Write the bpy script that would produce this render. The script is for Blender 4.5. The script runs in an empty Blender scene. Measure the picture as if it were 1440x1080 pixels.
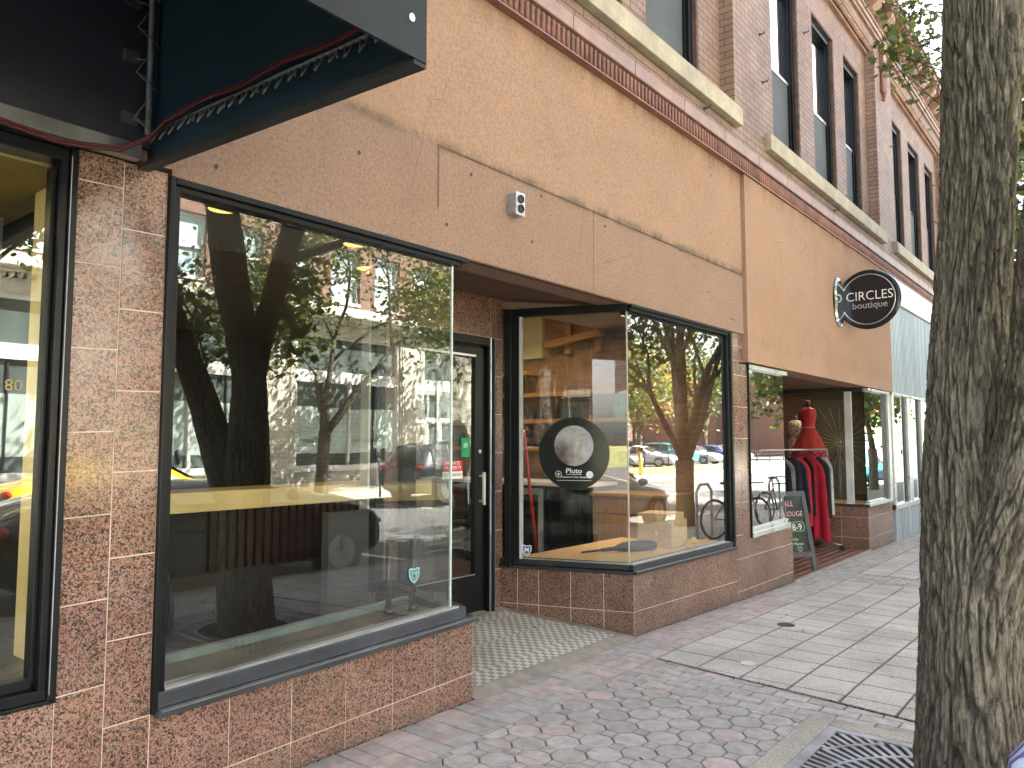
import bpy, bmesh, math, random
from mathutils import Vector, Matrix, noise
random.seed(7)
PI = math.pi
scene = bpy.context.scene
COL = scene.collection
V = Vector

# ------------------------------------------------------------------ helpers
def zg(x):
    """height of the pavement: the street falls gently away along the shops"""
    if x < 5.5: return 0.0
    if x < 9.0: return -0.085 * (x - 5.5) / 3.5
    if x < 17.0: return -0.085 - 0.025 * (x - 9.0) / 8.0
    return -0.11

def tag(o, label=None, cat=None, group=None, kind=None):
    if label: o['label'] = label
    if cat: o['category'] = cat
    if group: o['group'] = group
    if kind: o['kind'] = kind
    return o

def thing(name, label, cat, loc=(0, 0, 0), group=None, rz=0.0):
    o = bpy.data.objects.new(name, None)
    o.empty_display_size = 0.1
    o.location = loc
    o.rotation_euler = (0, 0, rz)
    COL.objects.link(o)
    return tag(o, label, cat, group)

def copy_tree(o, parent=None):
    c = o.copy()
    COL.objects.link(c)
    if parent: c.parent = parent
    for ch in list(o.children):
        copy_tree(ch, c)
    return c

class MB:
    def __init__(s): s.v = []; s.f = []; s.c = []; s.sm = []
    def add(s, vs, fs, col=None, smooth=False):
        n = len(s.v); s.v.extend([tuple(p) for p in vs])
        for f in fs:
            s.f.append([n + i for i in f]); s.c.append(col); s.sm.append(smooth)
    def hexa(s, p, col=None):
        # p: 8 points, bottom 4 ccw then top 4
        s.add(p, [(3, 2, 1, 0), (4, 5, 6, 7), (0, 1, 5, 4), (1, 2, 6, 5), (2, 3, 7, 6), (3, 0, 4, 7)], col)
    def box(s, x0, x1, y0, y1, z0, z1, col=None):
        s.hexa([(x0, y0, z0), (x1, y0, z0), (x1, y1, z0), (x0, y1, z0), (x0, y0, z1), (x1, y0, z1), (x1, y1, z1), (x0, y1, z1)], col)
    def bar(s, x0, x1, y0, y1, za0, za1, zb0, zb1, col=None):
        # box whose heights run from (za0,za1) at x0 to (zb0,zb1) at x1
        s.hexa([(x0, y0, za0), (x1, y0, zb0), (x1, y1, zb0), (x0, y1, za0), (x0, y0, za1), (x1, y0, zb1), (x1, y1, zb1), (x0, y1, za1)], col)
    def obox(s, O, U, N, u0, u1, n0, n1, z0, z1, col=None):
        O = V(O); U = V((U[0], U[1], 0)); N = V((N[0], N[1], 0))
        def P(u, n, z): return O + U * u + N * n + V((0, 0, z))
        s.hexa([P(u0, n0, z0), P(u1, n0, z0), P(u1, n1, z0), P(u0, n1, z0), P(u0, n0, z1), P(u1, n0, z1), P(u1, n1, z1), P(u0, n1, z1)], col)
    def quad(s, a, b, c, d, col=None): s.add([a, b, c, d], [(0, 1, 2, 3)], col)
    def poly(s, pts, col=None): s.add(pts, [tuple(range(len(pts)))], col)
    def tube(s, pts, rad, n=8, cap=True, col=None, smooth=True):
        pts = [V(p) for p in pts]
        if not hasattr(rad, '__len__'): rad = [rad] * len(pts)
        vs = []; up = V((0, 0, 1)); last = None
        for i, p in enumerate(pts):
            t = (pts[min(i + 1, len(pts) - 1)] - pts[max(i - 1, 0)])
            if t.length < 1e-9: t = V((0, 0, 1))
            t.normalize()
            if last is None:
                a = t.cross(up if abs(t.z) < .95 else V((1, 0, 0)))
            else: a = last - t * last.dot(t)
            a.normalize(); b = t.cross(a); last = a
            for k in range(n):
                w = 2 * PI * k / n
                vs.append(p + (a * math.cos(w) + b * math.sin(w)) * rad[i])
        fs = []
        for i in range(len(pts) - 1):
            for k in range(n):
                k2 = (k + 1) % n
                fs.append((i * n + k, i * n + k2, (i + 1) * n + k2, (i + 1) * n + k))
        s.add(vs, fs, col, smooth)
        if cap:
            m = len(s.v) - len(vs)
            s.f.append([m + k for k in reversed(range(n))]); s.c.append(col); s.sm.append(False)
            s.f.append([m + (len(pts) - 1) * n + k for k in range(n)]); s.c.append(col); s.sm.append(False)
    def ring(s, c, R, r, ax, n=40, m=8, col=None):
        ax = V(ax).normalized(); a = ax.cross(V((0, 0, 1)) if abs(ax.z) < .9 else V((1, 0, 0))).normalized(); b = ax.cross(a)
        vs = []; fs = []
        for i in range(n):
            w = 2 * PI * i / n; d = a * math.cos(w) + b * math.sin(w)
            for k in range(m):
                q = 2 * PI * k / m
                vs.append(V(c) + d * (R + r * math.cos(q)) + ax * r * math.sin(q))
        for i in range(n):
            for k in range(m):
                fs.append((i * m + k, ((i + 1) % n) * m + k, ((i + 1) % n) * m + (k + 1) % m, i * m + (k + 1) % m))
        s.add(vs, fs, col, True)
    def ball(s, c, rx, ry=None, rz=None, n=16, m=10, col=None):
        ry = ry or rx; rz = rz or rx; vs = []; fs = []
        for i in range(m + 1):
            p = PI * i / m
            for k in range(n):
                w = 2 * PI * k / n
                vs.append((c[0] + rx * math.sin(p) * math.cos(w), c[1] + ry * math.sin(p) * math.sin(w), c[2] + rz * math.cos(p)))
        for i in range(m):
            for k in range(n):
                fs.append((i * n + k, (i + 1) * n + k, (i + 1) * n + (k + 1) % n, i * n + (k + 1) % n))
        s.add(vs, fs, col, True)
    def disc(s, c, ax, r, r2=None, th=.003, n=48, col=None, up=(0, 0, 1)):
        # flat disc / ellipse: r along the side, r2 along up
        ax = V(ax).normalized(); u = V(up); a = u.cross(ax).normalized(); b = ax.cross(a); r2 = r2 or r
        rim = [a * r * math.cos(2 * PI * k / n) + b * r2 * math.sin(2 * PI * k / n) for k in range(n)]
        c = V(c); vs = [c + p for p in rim] + [c + p + ax * th for p in rim]
        fs = [tuple(reversed(range(n))), tuple(range(n, 2 * n))] + [(k, (k + 1) % n, n + (k + 1) % n, n + k) for k in range(n)]
        s.add(vs, fs, col)
    def build(s, name, mat, parent=None, bevel=0.0, loc=None):
        me = bpy.data.meshes.new(name)
        me.from_pydata(s.v, [], s.f); me.update()
        me.materials.append(mat)
        me.polygons.foreach_set('use_smooth', s.sm)
        if any(c is not None for c in s.c):
            at = me.color_attributes.new('Col', 'FLOAT_COLOR', 'CORNER')
            buf = []
            for f, c in zip(s.f, s.c):
                c = c or (1, 1, 1)
                buf.extend([c[0], c[1], c[2], 1.0] * len(f))
            at.data.foreach_set('color', buf)
        o = bpy.data.objects.new(name, me); COL.objects.link(o)
        if parent is not None:
            o.parent = parent
            p = parent; off = V((0, 0, 0)); 
            while p is not None and p.type == 'EMPTY':
                off += p.location; p = p.parent
            if parent.type == 'EMPTY': o.matrix_parent_inverse = Matrix.Translation(-off)
        if bevel > 0:
            b = o.modifiers.new('bevel', 'BEVEL'); b.width = bevel; b.segments = 2; b.limit_method = 'ANGLE'; b.angle_limit = math.radians(40)
            b.harden_normals = False
        return o

def clip(poly, a, b, c):
    """keep the part of a 2-D polygon where a*x+b*y<=c"""
    out = []
    for i in range(len(poly)):
        p, q = poly[i], poly[(i + 1) % len(poly)]
        dp = a * p[0] + b * p[1] - c; dq = a * q[0] + b * q[1] - c
        if dp <= 0: out.append(p)
        if (dp < 0 < dq) or (dq < 0 < dp):
            t = dp / (dp - dq); out.append((p[0] + (q[0] - p[0]) * t, p[1] + (q[1] - p[1]) * t))
    return out
def area(p): return .5 * sum(p[i][0] * p[(i + 1) % len(p)][1] - p[(i + 1) % len(p)][0] * p[i][1] for i in range(len(p)))

# ------------------------------------------------------------------ materials
class NT:
    def __init__(s, name):
        s.m = bpy.data.materials.new(name); s.m.use_nodes = True; s.t = s.m.node_tree
        s.b = s.t.nodes['Principled BSDF']; s.out = s.t.nodes['Material Output']
        s.co = s.t.nodes.new('ShaderNodeTexCoord')
    def n(s, typ, **kw):
        o = s.t.nodes.new(typ)
        for k, v in kw.items():
            if k in ('operation', 'blend_type', 'data_type', 'feature', 'distance', 'noise_type', 'interpolation_type', 'offset', 'offset_frequency', 'squash', 'squash_frequency', 'attribute_name', 'invert', 'noise_dimensions', 'clamp'):
                setattr(o, k, v)
        return o
    def l(s, a, b): s.t.links.new(a, b)
    def vec(s, scale=(1, 1, 1), src='Object'):
        m = s.n('ShaderNodeMapping'); m.inputs['Scale'].default_value = scale; s.l(s.co.outputs[src], m.inputs['Vector']); return m.outputs[0]
    def noise(s, scale, detail=4, rough=.55, vec=None, dist=0.0):
        o = s.n('ShaderNodeTexNoise'); o.inputs['Scale'].default_value = scale; o.inputs['Detail'].default_value = detail
        o.inputs['Roughness'].default_value = rough; o.inputs['Distortion'].default_value = dist
        s.l(vec or s.co.outputs['Object'], o.inputs['Vector']); return o.outputs['Fac']
    def vor(s, scale, vec=None, feature='F1'):
        o = s.n('ShaderNodeTexVoronoi', feature=feature); o.inputs['Scale'].default_value = scale
        s.l(vec or s.co.outputs['Object'], o.inputs['Vector']); return o
    def ramp(s, fac, stops):
        o = s.n('ShaderNodeValToRGB'); e = o.color_ramp.elements
        while len(e) < len(stops): e.new(.5)
        for q, (p, c) in zip(e, stops):
            q.position = p; q.color = (c[0], c[1], c[2], 1) if hasattr(c, '__len__') else (c, c, c, 1)
        s.l(fac, o.inputs[0]); return o.outputs[0]
    def mix(s, a, b, f, mode='MIX'):
        o = s.n('ShaderNodeMixRGB', blend_type=mode)
        for i, x in ((0, f), (1, a), (2, b)):
            if hasattr(x, 'is_linked'): s.l(x, o.inputs[i])
            elif i == 0: o.inputs[0].default_value = x
            else: o.inputs[i].default_value = (x[0], x[1], x[2], 1)
        return o.outputs[0]
    def math(s, op, a, b=0.0, clamp=False):
        o = s.n('ShaderNodeMath', operation=op); o.use_clamp = clamp
        for i, x in ((0, a), (1, b)):
            if hasattr(x, 'is_linked'): s.l(x, o.inputs[i])
            else: o.inputs[i].default_value = x
        return o.outputs[0]
    def bump(s, h, strength=.5, dist=.01):
        o = s.n('ShaderNodeBump'); o.inputs['Strength'].default_value = strength; o.inputs['Distance'].default_value = dist
        s.l(h, o.inputs['Height']); s.l(o.outputs[0], s.b.inputs['Normal']); return o
    def set(s, **kw):
        for k, v in kw.items():
            k = {'col': 'Base Color', 'rough': 'Roughness', 'metal': 'Metallic', 'spec': 'Specular IOR Level', 'coat': 'Coat Weight', 'alpha': 'Alpha', 'trans': 'Transmission Weight'}[k]
            if hasattr(v, 'is_linked'): s.l(v, s.b.inputs[k])
            elif hasattr(v, '__len__'): s.b.inputs[k].default_value = (v[0], v[1], v[2], 1)
            else: s.b.inputs[k].default_value = v
        return s.m

def simple(name, col, rough=.6, metal=0.0, var=.12, sc=6.0, bsc=0.0, bst=.3, bd=.003, spec=.5, coat=0.0, fine=.0):
    t = NT(name)
    n1 = t.noise(sc, 5)
    c = t.mix([x * (1 - var * 1.6) for x in col], [min(1, x * (1 + var)) for x in col], t.ramp(n1, [(.3, 0), (.7, 1)]))
    if fine:
        n2 = t.noise(sc * 25, 2); c = t.mix(c, [x * (1 - fine) for x in col], t.ramp(n2, [(.45, 0), (.65, 1)]))
    t.set(col=c, metal=metal, spec=spec, coat=coat)
    t.set(rough=t.math('ADD', t.math('MULTIPLY', n1, .25), rough - .12, True))
    if bsc: t.bump(t.noise(bsc, 3), bst, bd)
    return t.m

def attrmat(name, rough=.7, var=.15, sc=30.0, bsc=120.0, bst=.3, bd=.003, spec=.4, mul=(1, 1, 1)):
    t = NT(name)
    a = t.n('ShaderNodeAttribute'); a.attribute_name = 'Col'
    c = t.mix(a.outputs['Color'], mul, 1.0, 'MULTIPLY')
    n1 = t.noise(sc, 5); c = t.mix(c, t.mix(c, (1 - var * 2,) * 3, 1.0, 'MULTIPLY'), t.ramp(n1, [(.35, 0), (.7, 1)]))
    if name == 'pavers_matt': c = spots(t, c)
    t.set(col=c, rough=rough, spec=spec)
    if bsc: t.bump(t.noise(bsc, 3), bst, bd)
    return t.m

def spots(t, c):
    """old gum, drips and a dark margin at the foot of the wall"""
    for sc, r0, th, k in ((2.3, .035, .55, .55), (7.0, .06, .62, .6)):
        v = t.vor(sc); sp = t.n('ShaderNodeSeparateXYZ'); t.l(v.outputs['Color'], sp.inputs[0])
        f = t.math('MULTIPLY', t.ramp(v.outputs['Distance'], [(r0 * .6, 1), (r0, 0)]), t.math('GREATER_THAN', sp.outputs[0], th))
        c = t.mix(c, t.mix(c, (k, k, k), 1, 'MULTIPLY'), t.math('MULTIPLY', f, .8))
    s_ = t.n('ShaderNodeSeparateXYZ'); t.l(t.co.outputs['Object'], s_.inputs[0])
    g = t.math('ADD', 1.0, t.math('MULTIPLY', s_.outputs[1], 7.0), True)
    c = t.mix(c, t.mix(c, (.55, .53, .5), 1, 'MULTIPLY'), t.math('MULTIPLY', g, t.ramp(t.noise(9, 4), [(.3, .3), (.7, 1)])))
    return c

def granite(name, dark=1.0):
    t = NT(name)
    v = t.vec((1, 1, 1))
    w = t.noise(60, 2, .5, v)                       # warps the crystals
    wv = t.n('ShaderNodeMixRGB'); wv.blend_type = 'ADD'; wv.inputs[0].default_value = .025
    t.l(v, wv.inputs[1]); 
    nz = t.n('ShaderNodeTexNoise'); nz.inputs['Scale'].default_value = 70; nz.inputs['Detail'].default_value = 2; t.l(v, nz.inputs['Vector']); t.l(nz.outputs['Color'], wv.inputs[2])
    vo = t.vor(150, wv.outputs[0]); sp = t.n('ShaderNodeSeparateXYZ'); t.l(vo.outputs['Color'], sp.inputs[0])
    d = dark
    c = t.ramp(sp.outputs[0], [(0.0, (.05 * d, .04 * d, .037 * d)), (.20, (.10 * d, .07 * d, .06 * d)), (.27, (.30 * d, .16 * d, .12 * d)), (.55, (.46 * d, .245 * d, .17 * d)), (.80, (.54 * d, .32 * d, .23 * d)), (.92, (.34 * d, .30 * d, .27 * d))])
    c = t.mix(c, (.055 * d, .045 * d, .042 * d), t.ramp(t.noise(150, 3, .6, wv.outputs[0]), [(.545, 0), (.60, 1)]))
    c = t.mix(c, t.mix(c, (.72, .66, .64), 1.0, 'MULTIPLY'), t.ramp(t.noise(2.2, 4), [(.4, 0), (.75, 1)]))
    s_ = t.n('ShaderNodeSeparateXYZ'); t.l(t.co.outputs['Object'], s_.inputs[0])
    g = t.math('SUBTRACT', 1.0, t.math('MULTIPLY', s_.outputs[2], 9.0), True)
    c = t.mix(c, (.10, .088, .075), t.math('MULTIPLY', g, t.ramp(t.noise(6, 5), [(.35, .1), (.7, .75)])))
    at = t.n('ShaderNodeAttribute'); at.attribute_name = 'Col'
    c = t.mix(c, at.outputs['Color'], 1.0, 'MULTIPLY')
    t.set(col=c, rough=t.ramp(t.noise(5, 4), [(.35, .10), (.7, .26)]), spec=.5, coat=.12)
    t.b.inputs['Coat Roughness'].default_value = .08
    return t.m

def stucco(name, col, col2):
    t = NT(name)
    n = t.noise(1.1, 6, .6); n2 = t.noise(55, 4, .6, dist=.6); n3 = t.noise(160, 2)
    c = t.mix(col, col2, t.ramp(n, [(.3, 0), (.72, 1)]))
    c = t.mix(c, t.mix(c, (.78, .74, .7), 1, 'MULTIPLY'), t.ramp(n2, [(.42, 0), (.62, .9)]))
    # faint runs of dirt down the wall
    c = t.mix(c, t.mix(c, (.84, .82, .8), 1, 'MULTIPLY'), t.ramp(t.noise(1.6, 5, .6, t.vec((1.2, 1.2, .7))), [(.5, 0), (.8, .6)]))
    # grime gathers under the band and along the lower lip; hairline cracks wander through the render coat
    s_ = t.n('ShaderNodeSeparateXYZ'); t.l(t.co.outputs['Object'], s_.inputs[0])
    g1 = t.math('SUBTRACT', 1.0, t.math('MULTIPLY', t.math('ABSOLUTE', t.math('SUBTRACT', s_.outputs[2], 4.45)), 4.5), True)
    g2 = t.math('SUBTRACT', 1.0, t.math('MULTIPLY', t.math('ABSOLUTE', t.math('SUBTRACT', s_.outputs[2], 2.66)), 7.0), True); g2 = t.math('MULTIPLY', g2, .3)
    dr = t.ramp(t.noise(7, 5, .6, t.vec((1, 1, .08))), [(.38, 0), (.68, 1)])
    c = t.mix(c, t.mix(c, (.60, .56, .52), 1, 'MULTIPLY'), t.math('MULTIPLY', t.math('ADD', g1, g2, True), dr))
    vc = t.vor(1.1, t.vec((1, 1, 1.3)), 'DISTANCE_TO_EDGE'); ck_ = t.math('MULTIPLY', t.ramp(vc.outputs['Distance'], [(0, 1), (.006, 0)]), t.ramp(t.noise(1.7, 3), [(.52, 0), (.6, .55)]))
    c = t.mix(c, (.16, .11, .08), ck_)
    t.set(col=c, rough=.95, spec=.15)
    h = t.math('ADD', t.math('MULTIPLY', n2, 1.0), t.math('MULTIPLY', n3, .35))
    t.bump(h, .75, .012)
    return t.m

def brickmat(name, c1, c2, mortar, w=.22, h=.067, m=.006, rough=.5, bump=.5, bias=-.2):
    t = NT(name)
    s = t.n('ShaderNodeSeparateXYZ'); t.l(t.co.outputs['Object'], s.inputs[0])
    cb = t.n('ShaderNodeCombineXYZ'); t.l(t.math('ADD', s.outputs[0], s.outputs[1]), cb.inputs[0]); t.l(s.outputs[2], cb.inputs[1])
    b = t.n('ShaderNodeTexBrick'); t.l(cb.outputs[0], b.inputs['Vector'])
    b.inputs['Scale'].default_value = 1.0; b.inputs['Mortar Size'].default_value = m; b.inputs['Mortar Smooth'].default_value = .15
    b.inputs['Bias'].default_value = bias; b.inputs['Brick Width'].default_value = w; b.inputs['Row Height'].default_value = h
    b.inputs['Color1'].default_value = (*c1, 1); b.inputs['Color2'].default_value = (*c2, 1); b.inputs['Mortar'].default_value = (*mortar, 1)
    c = t.mix(b.outputs['Color'], t.mix(b.outputs['Color'], (.62, .6, .62), 1, 'MULTIPLY'), t.ramp(t.noise(2.0, 5), [(.4, 0), (.75, 1)]))
    c = t.mix(c, t.mix(c, (.75, .75, .75), 1, 'MULTIPLY'), t.ramp(t.noise(90, 3), [(.45, 0), (.7, 1)]))
    t.set(col=c, rough=rough, spec=.32)
    hh = t.math('SUBTRACT', t.math('MULTIPLY', t.noise(80, 3), .25), b.outputs['Fac'])
    t.bump(hh, bump, .006)
    return t.m

def glassmat(name, k=1.0, tint=(.93, .96, .94), base=.040, dirt=.03):
    """clear pane: mirror share after Schlick for its two faces, the rest passes straight through"""
    t = NT(name); t.t.nodes.remove(t.b)
    lw = t.n('ShaderNodeLayerWeight'); lw.inputs['Blend'].default_value = .5
    p = t.math('POWER', lw.outputs['Facing'], 4.2)
    r = t.math('ADD', t.math('MULTIPLY', p, 1.5 * k), base * 2 * k, True)
    tr = t.n('ShaderNodeBsdfTransparent'); tr.inputs[0].default_value = (*tint, 1)
    gl = t.n('ShaderNodeBsdfGlossy'); gl.inputs['Roughness'].default_value = .0; gl.inputs['Color'].default_value = (.97, 1, .98, 1)
    bp = t.n('ShaderNodeBump'); bp.inputs['Strength'].default_value = .028; bp.inputs['Distance'].default_value = .02
    t.l(t.noise(1.3, 2), bp.inputs['Height']); t.l(bp.outputs[0], gl.inputs['Normal'])
    m = t.n('ShaderNodeMixShader'); t.l(r, m.inputs[0]); t.l(tr.outputs[0], m.inputs[1]); t.l(gl.outputs[0], m.inputs[2])
    df = t.n('ShaderNodeBsdfDiffuse'); df.inputs[0].default_value = (.6, .62, .58, 1)
    dn = t.ramp(t.noise(3.2, 6, .65, t.vec((1, 1, .5))), [(.4, dirt * .4), (.8, dirt * 1.6)])
    m2 = t.n('ShaderNodeMixShader'); t.l(dn, m2.inputs[0]); t.l(m.outputs[0], m2.inputs[1]); t.l(df.outputs[0], m2.inputs[2])
    t.l(m2.outputs[0], t.out.inputs[0])
    return t.m

def emis(name, col, s):
    t = NT(name); t.set(col=col, rough=.5)
    t.b.inputs['Emission Color'].default_value = (*col, 1); t.b.inputs['Emission Strength'].default_value = s
    return t.m

def leafmat(name):
    t = NT(name); a = t.n('ShaderNodeAttribute'); a.attribute_name = 'Col'
    t.set(col=a.outputs['Color'], rough=.45, spec=.35)
    tl = t.n('ShaderNodeBsdfTranslucent'); t.l(t.mix(a.outputs['Color'], (1.25, 1.35, .65), 1, 'MULTIPLY'), tl.inputs[0])
    m = t.n('ShaderNodeMixShader'); m.inputs[0].default_value = .42
    t.l(t.b.outputs[0], m.inputs[1]); t.l(tl.outputs[0], m.inputs[2]); t.l(m.outputs[0], t.out.inputs[0])
    return t.m

def barkmat(name, dark=1.0):
    t = NT(name); v = t.vec((1, 1, .13))
    n = t.noise(70, 5, .65, v, .5); n2 = t.noise(3, 4)
    c = t.ramp(n, [(.30, (.05, .043, .034)), (.45, (.12, .105, .082)), (.58, (.185, .165, .13)), (.75, (.30, .28, .235))])
    c = t.mix(c, t.mix(c, (.9, .95, .78), 1, 'MULTIPLY'), t.ramp(n2, [(.45, 0), (.7, .5)]))
    c = t.mix(c, (dark,) * 3, 1.0, 'MULTIPLY')
    a = t.n('ShaderNodeAttribute'); a.attribute_name = 'Col'; c = t.mix(c, a.outputs['Color'], 1.0, 'MULTIPLY')
    t.set(col=c, rough=.95, spec=.2)
    t.bump(t.math('ADD', n, t.math('MULTIPLY', t.noise(110, 3, .6, v), .4)), .9, .02)
    return t.m

M = {}
M['granite'] = granite('speckled_red_granite', .76)
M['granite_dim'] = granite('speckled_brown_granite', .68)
M['grout'] = simple('pale_tile_grout', (.62, .54, .46), .9, var=.2, sc=9)
M['stucco'] = stucco('sand_stucco', (.40, .258, .182), (.44, .29, .205))
M['stucco_low'] = stucco('browner_stucco', (.335, .226, .17), (.37, .253, .193))  # darker, browner tone than the upper stucco
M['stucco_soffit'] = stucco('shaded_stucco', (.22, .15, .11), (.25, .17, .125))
M['brick'] = brickmat('pressed_brown_brick', (.345, .225, .165), (.255, .17, .135), (.09, .072, .062), .235, .0735, .005, .62)
M['brick_side'] = M['brick']
M['brick_far'] = brickmat('dark_red_brick', (.30, .13, .09), (.22, .09, .07), (.4, .36, .3), .22, .08, .01, .8)
M['brick_in'] = brickmat('old_interior_brick', (.34, .18, .095), (.25, .12, .06), (.30, .2, .13), .22, .07, .01, .85)
M['terra'] = simple('glazed_terracotta', (.25, .115, .08), .45, var=.25, sc=5, bsc=40, bst=.25)
M['terra_light'] = simple('pale_terracotta', (.31, .19, .145), .5, var=.2, sc=4, bsc=40, bst=.2)
M['reveal'] = simple('brown_brick_reveal', (.13, .075, .055), .7, var=.3, sc=8)
M['sill'] = simple('weathered_limestone', (.47, .42, .31), .8, var=.22, sc=5, bsc=60, bst=.4, fine=.2)
M['black'] = simple('black_anodised_aluminium', (.008, .009, .0105), .34, .0, .3, 3, 0, spec=.22)
M['black_dull'] = simple('dark_painted_steel', (.018, .021, .025), .5, 0, .3, 4)
M['navy'] = simple('navy_door_paint', (.012, .022, .045), .35, 0, .3, 4)
M['alu'] = simple('brushed_aluminium', (.62, .64, .65), .33, .9, .12, 8, 0)
M['alu_white'] = simple('weathered_white_metal', (.6, .62, .62), .45, .3, .15, 3)
M['silver_sill'] = simple('silver_trim', (.66, .7, .7), .3, .6, .1, 4)
M['glass'] = glassmat('shop_glass', 1.65, dirt=.004)
M['glass2'] = glassmat('dusty_shop_glass', 1.6, dirt=.020)
M['glass_up'] = glassmat('sash_glass', 2.2, (.5, .56, .55), .07, .01)
M['screen'] = simple('grey_insect_screen', (.085, .095, .095), .7, 0, .2, 2, 300, .3)
M['ribsteel'] = None
def zinc():
    t = NT('corrugated_zinc'); n = t.noise(9, 3, .6, t.vec((1, 1, .03))); n2 = t.noise(1.2, 4)
    c = t.mix(t.ramp(n, [(.35, (.27, .33, .37)), (.5, (.41, .49, .54)), (.65, (.56, .63, .68))]), (.46, .53, .58), t.ramp(n2, [(.3, 0), (.8, .5)]))
    t.set(col=c, rough=.45, metal=.25); return t.m
M['ribsteel'] = zinc()
M['whitepanel'] = simple('white_fascia_panel', (.80, .82, .80), .5, 0, .06, 1.5)
M['concrete'] = simple('old_concrete', (.33, .30, .25), .9, var=.25, sc=7, bsc=120, bst=.4, fine=.25)
M['asphalt'] = simple('sunlit_asphalt', (.12, .12, .118), .9, var=.25, sc=1.3, bsc=150, bst=.5, fine=.35)
M['white_paint'] = simple('road_paint', (.7, .7, .66), .8, var=.2, sc=8)
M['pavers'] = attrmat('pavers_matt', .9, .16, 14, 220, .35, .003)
M['pebble'] = attrmat('exposed_aggregate', .92, .1, 6, 0)
# pebbled surface for the aggregate slabs
def pebbles(name, attr=True, base=(.4, .39, .36)):
    t = NT(name)
    vo = t.vor(150); sp = t.n('ShaderNodeSeparateXYZ'); t.l(vo.outputs['Color'], sp.inputs[0])
    g = t.ramp(sp.outputs[0], [(0, .55), (.5, .95), (1, 1.35)])
    if attr:
        a = t.n('ShaderNodeAttribute'); a.attribute_name = 'Col'; c = a.outputs['Color']
    else: c = t.mix(base, base, 0.0)
    c = t.mix(c, g, .62, 'MULTIPLY')
    c = t.mix(c, t.mix(c, (.7, .69, .67), 1, 'MULTIPLY'), t.ramp(t.noise(1.6, 5), [(.4, 0), (.72, 1)]))
    c = spots(t, c)
    t.set(col=c, rough=.9, spec=.3)
    t.bump(vo.outputs['Distance'], .45, .004)
    return t.m
M['pebble'] = pebbles('exposed_aggregate')
M['pebble_plain'] = pebbles('aggregate_kerb', False, (.42, .39, .34))
M['joint'] = simple('dirty_joint_sand', (.075, .068, .06), .95, var=.3, sc=20)
M['dirt'] = simple('black_dirt', (.03, .027, .024), .95, var=.4, sc=20)
M['grate'] = simple('worn_cast_iron', (.36, .37, .40), .5, .55, .25, 6, 60, .3)
M['wood'] = None
def woodmat(name, col, sc=(1, 12, 12), rough=.45, var=.35):
    t = NT(name); n = t.noise(3.0, 6, .6, t.vec(sc), 1.2)
    c = t.mix([x * (1 - var) for x in col], col, t.ramp(n, [(.35, 0), (.65, 1)]))
    t.set(col=c, rough=rough, spec=.4); t.bump(n, .15, .003); return t.m
M['wood'] = woodmat('pale_pine_board', (.78, .54, .27), var=.22)
M['wood_dark'] = woodmat('honey_oak', (.42, .235, .09), (12, 12, 1.5))
M['shelf'] = woodmat('rough_sawn_timber', (.42, .22, .09), (12, 1, 12))
M['cream'] = simple('cream_painted_plaster', (.56, .50, .30), .8, var=.1, sc=2)
M['yellow_wall'] = simple('pale_yellow_plaster', (.80, .68, .32), .8, var=.08, sc=2)
M['white'] = simple('white_satin_paint', (.78, .78, .74), .5, var=.06, sc=3)
M['grey_wall'] = simple('grey_partition', (.11, .115, .12), .8, var=.1, sc=2)
M['dark_floor'] = simple('stained_brown_floor', (.07, .04, .028), .4, var=.4, sc=2.5)
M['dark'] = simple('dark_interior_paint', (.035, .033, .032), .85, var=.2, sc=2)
M['ceil'] = simple('ceiling_board', (.40, .38, .34), .9, var=.1, sc=2)
M['lamp'] = emis('warm_downlight', (1.0, .62, .16), .14)
M['lamp_soft'] = emis('warm_lamp_deep', (1.0, .72, .38), 3.0)
M['cardboard'] = simple('brown_cardboard', (.70, .50, .29), .85, var=.12, sc=5, bsc=60, bst=.1)
M['red'] = simple('red_plastic', (.50, .02, .025), .35, var=.15, sc=4)
M['leaf'] = leafmat('leaf_green')
M['bark'] = barkmat('furrowed_bark', 1.3)
M['bark_far'] = barkmat('branch_bark', .75)
M['lime'] = brickmat('limestone_ashlar', (.76, .72, .61), (.69, .65, .55), (.44, .41, .35), 1.15, .56, .012, .85, .3, 0.0)
M['lime_plain'] = simple('carved_limestone', (.72, .68, .58), .85, var=.15, sc=2.5)
M['white_frame'] = simple('white_window_frame', (.78, .78, .74), .5, var=.05)
M['win_green'] = simple('frosted_green_film', (.50, .60, .54), .3, 0, .15, .7, spec=.8)
M['win_dark'] = simple('dark_window_glass', (.13, .16, .15), .06, 0, .3, .8, spec=1.0)
M['win_sky'] = simple('sky_reflection_pane', (.50, .64, .66), .12, 0, .4, .5, spec=.9)  # pale blue of reflected sky put into the pane colour
M['grass'] = simple('dry_lawn', (.24, .25, .09), .95, var=.3, sc=1.5, bsc=60, bst=.6)
M['tyre'] = simple('rubber_tyre', (.02, .02, .02), .8)
M['rim'] = simple('alloy_rim', (.5, .5, .52), .3, .9)
M['carglass'] = simple('car_window', (.015, .018, .02), .05, 0, .1, spec=1.0)
M['lens'] = simple('headlamp_lens', (.75, .78, .8), .1, .3, .1, spec=1.0)
def carpaint(name, col, metal=.2):
    t = NT(name); t.set(col=col, rough=.3, metal=metal, coat=1.0); t.b.inputs['Coat Roughness'].default_value = .04; return t.m
def plain(name, col, rough=.6, metal=0.0): return simple(name, col, rough, metal, .06, 5)
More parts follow.
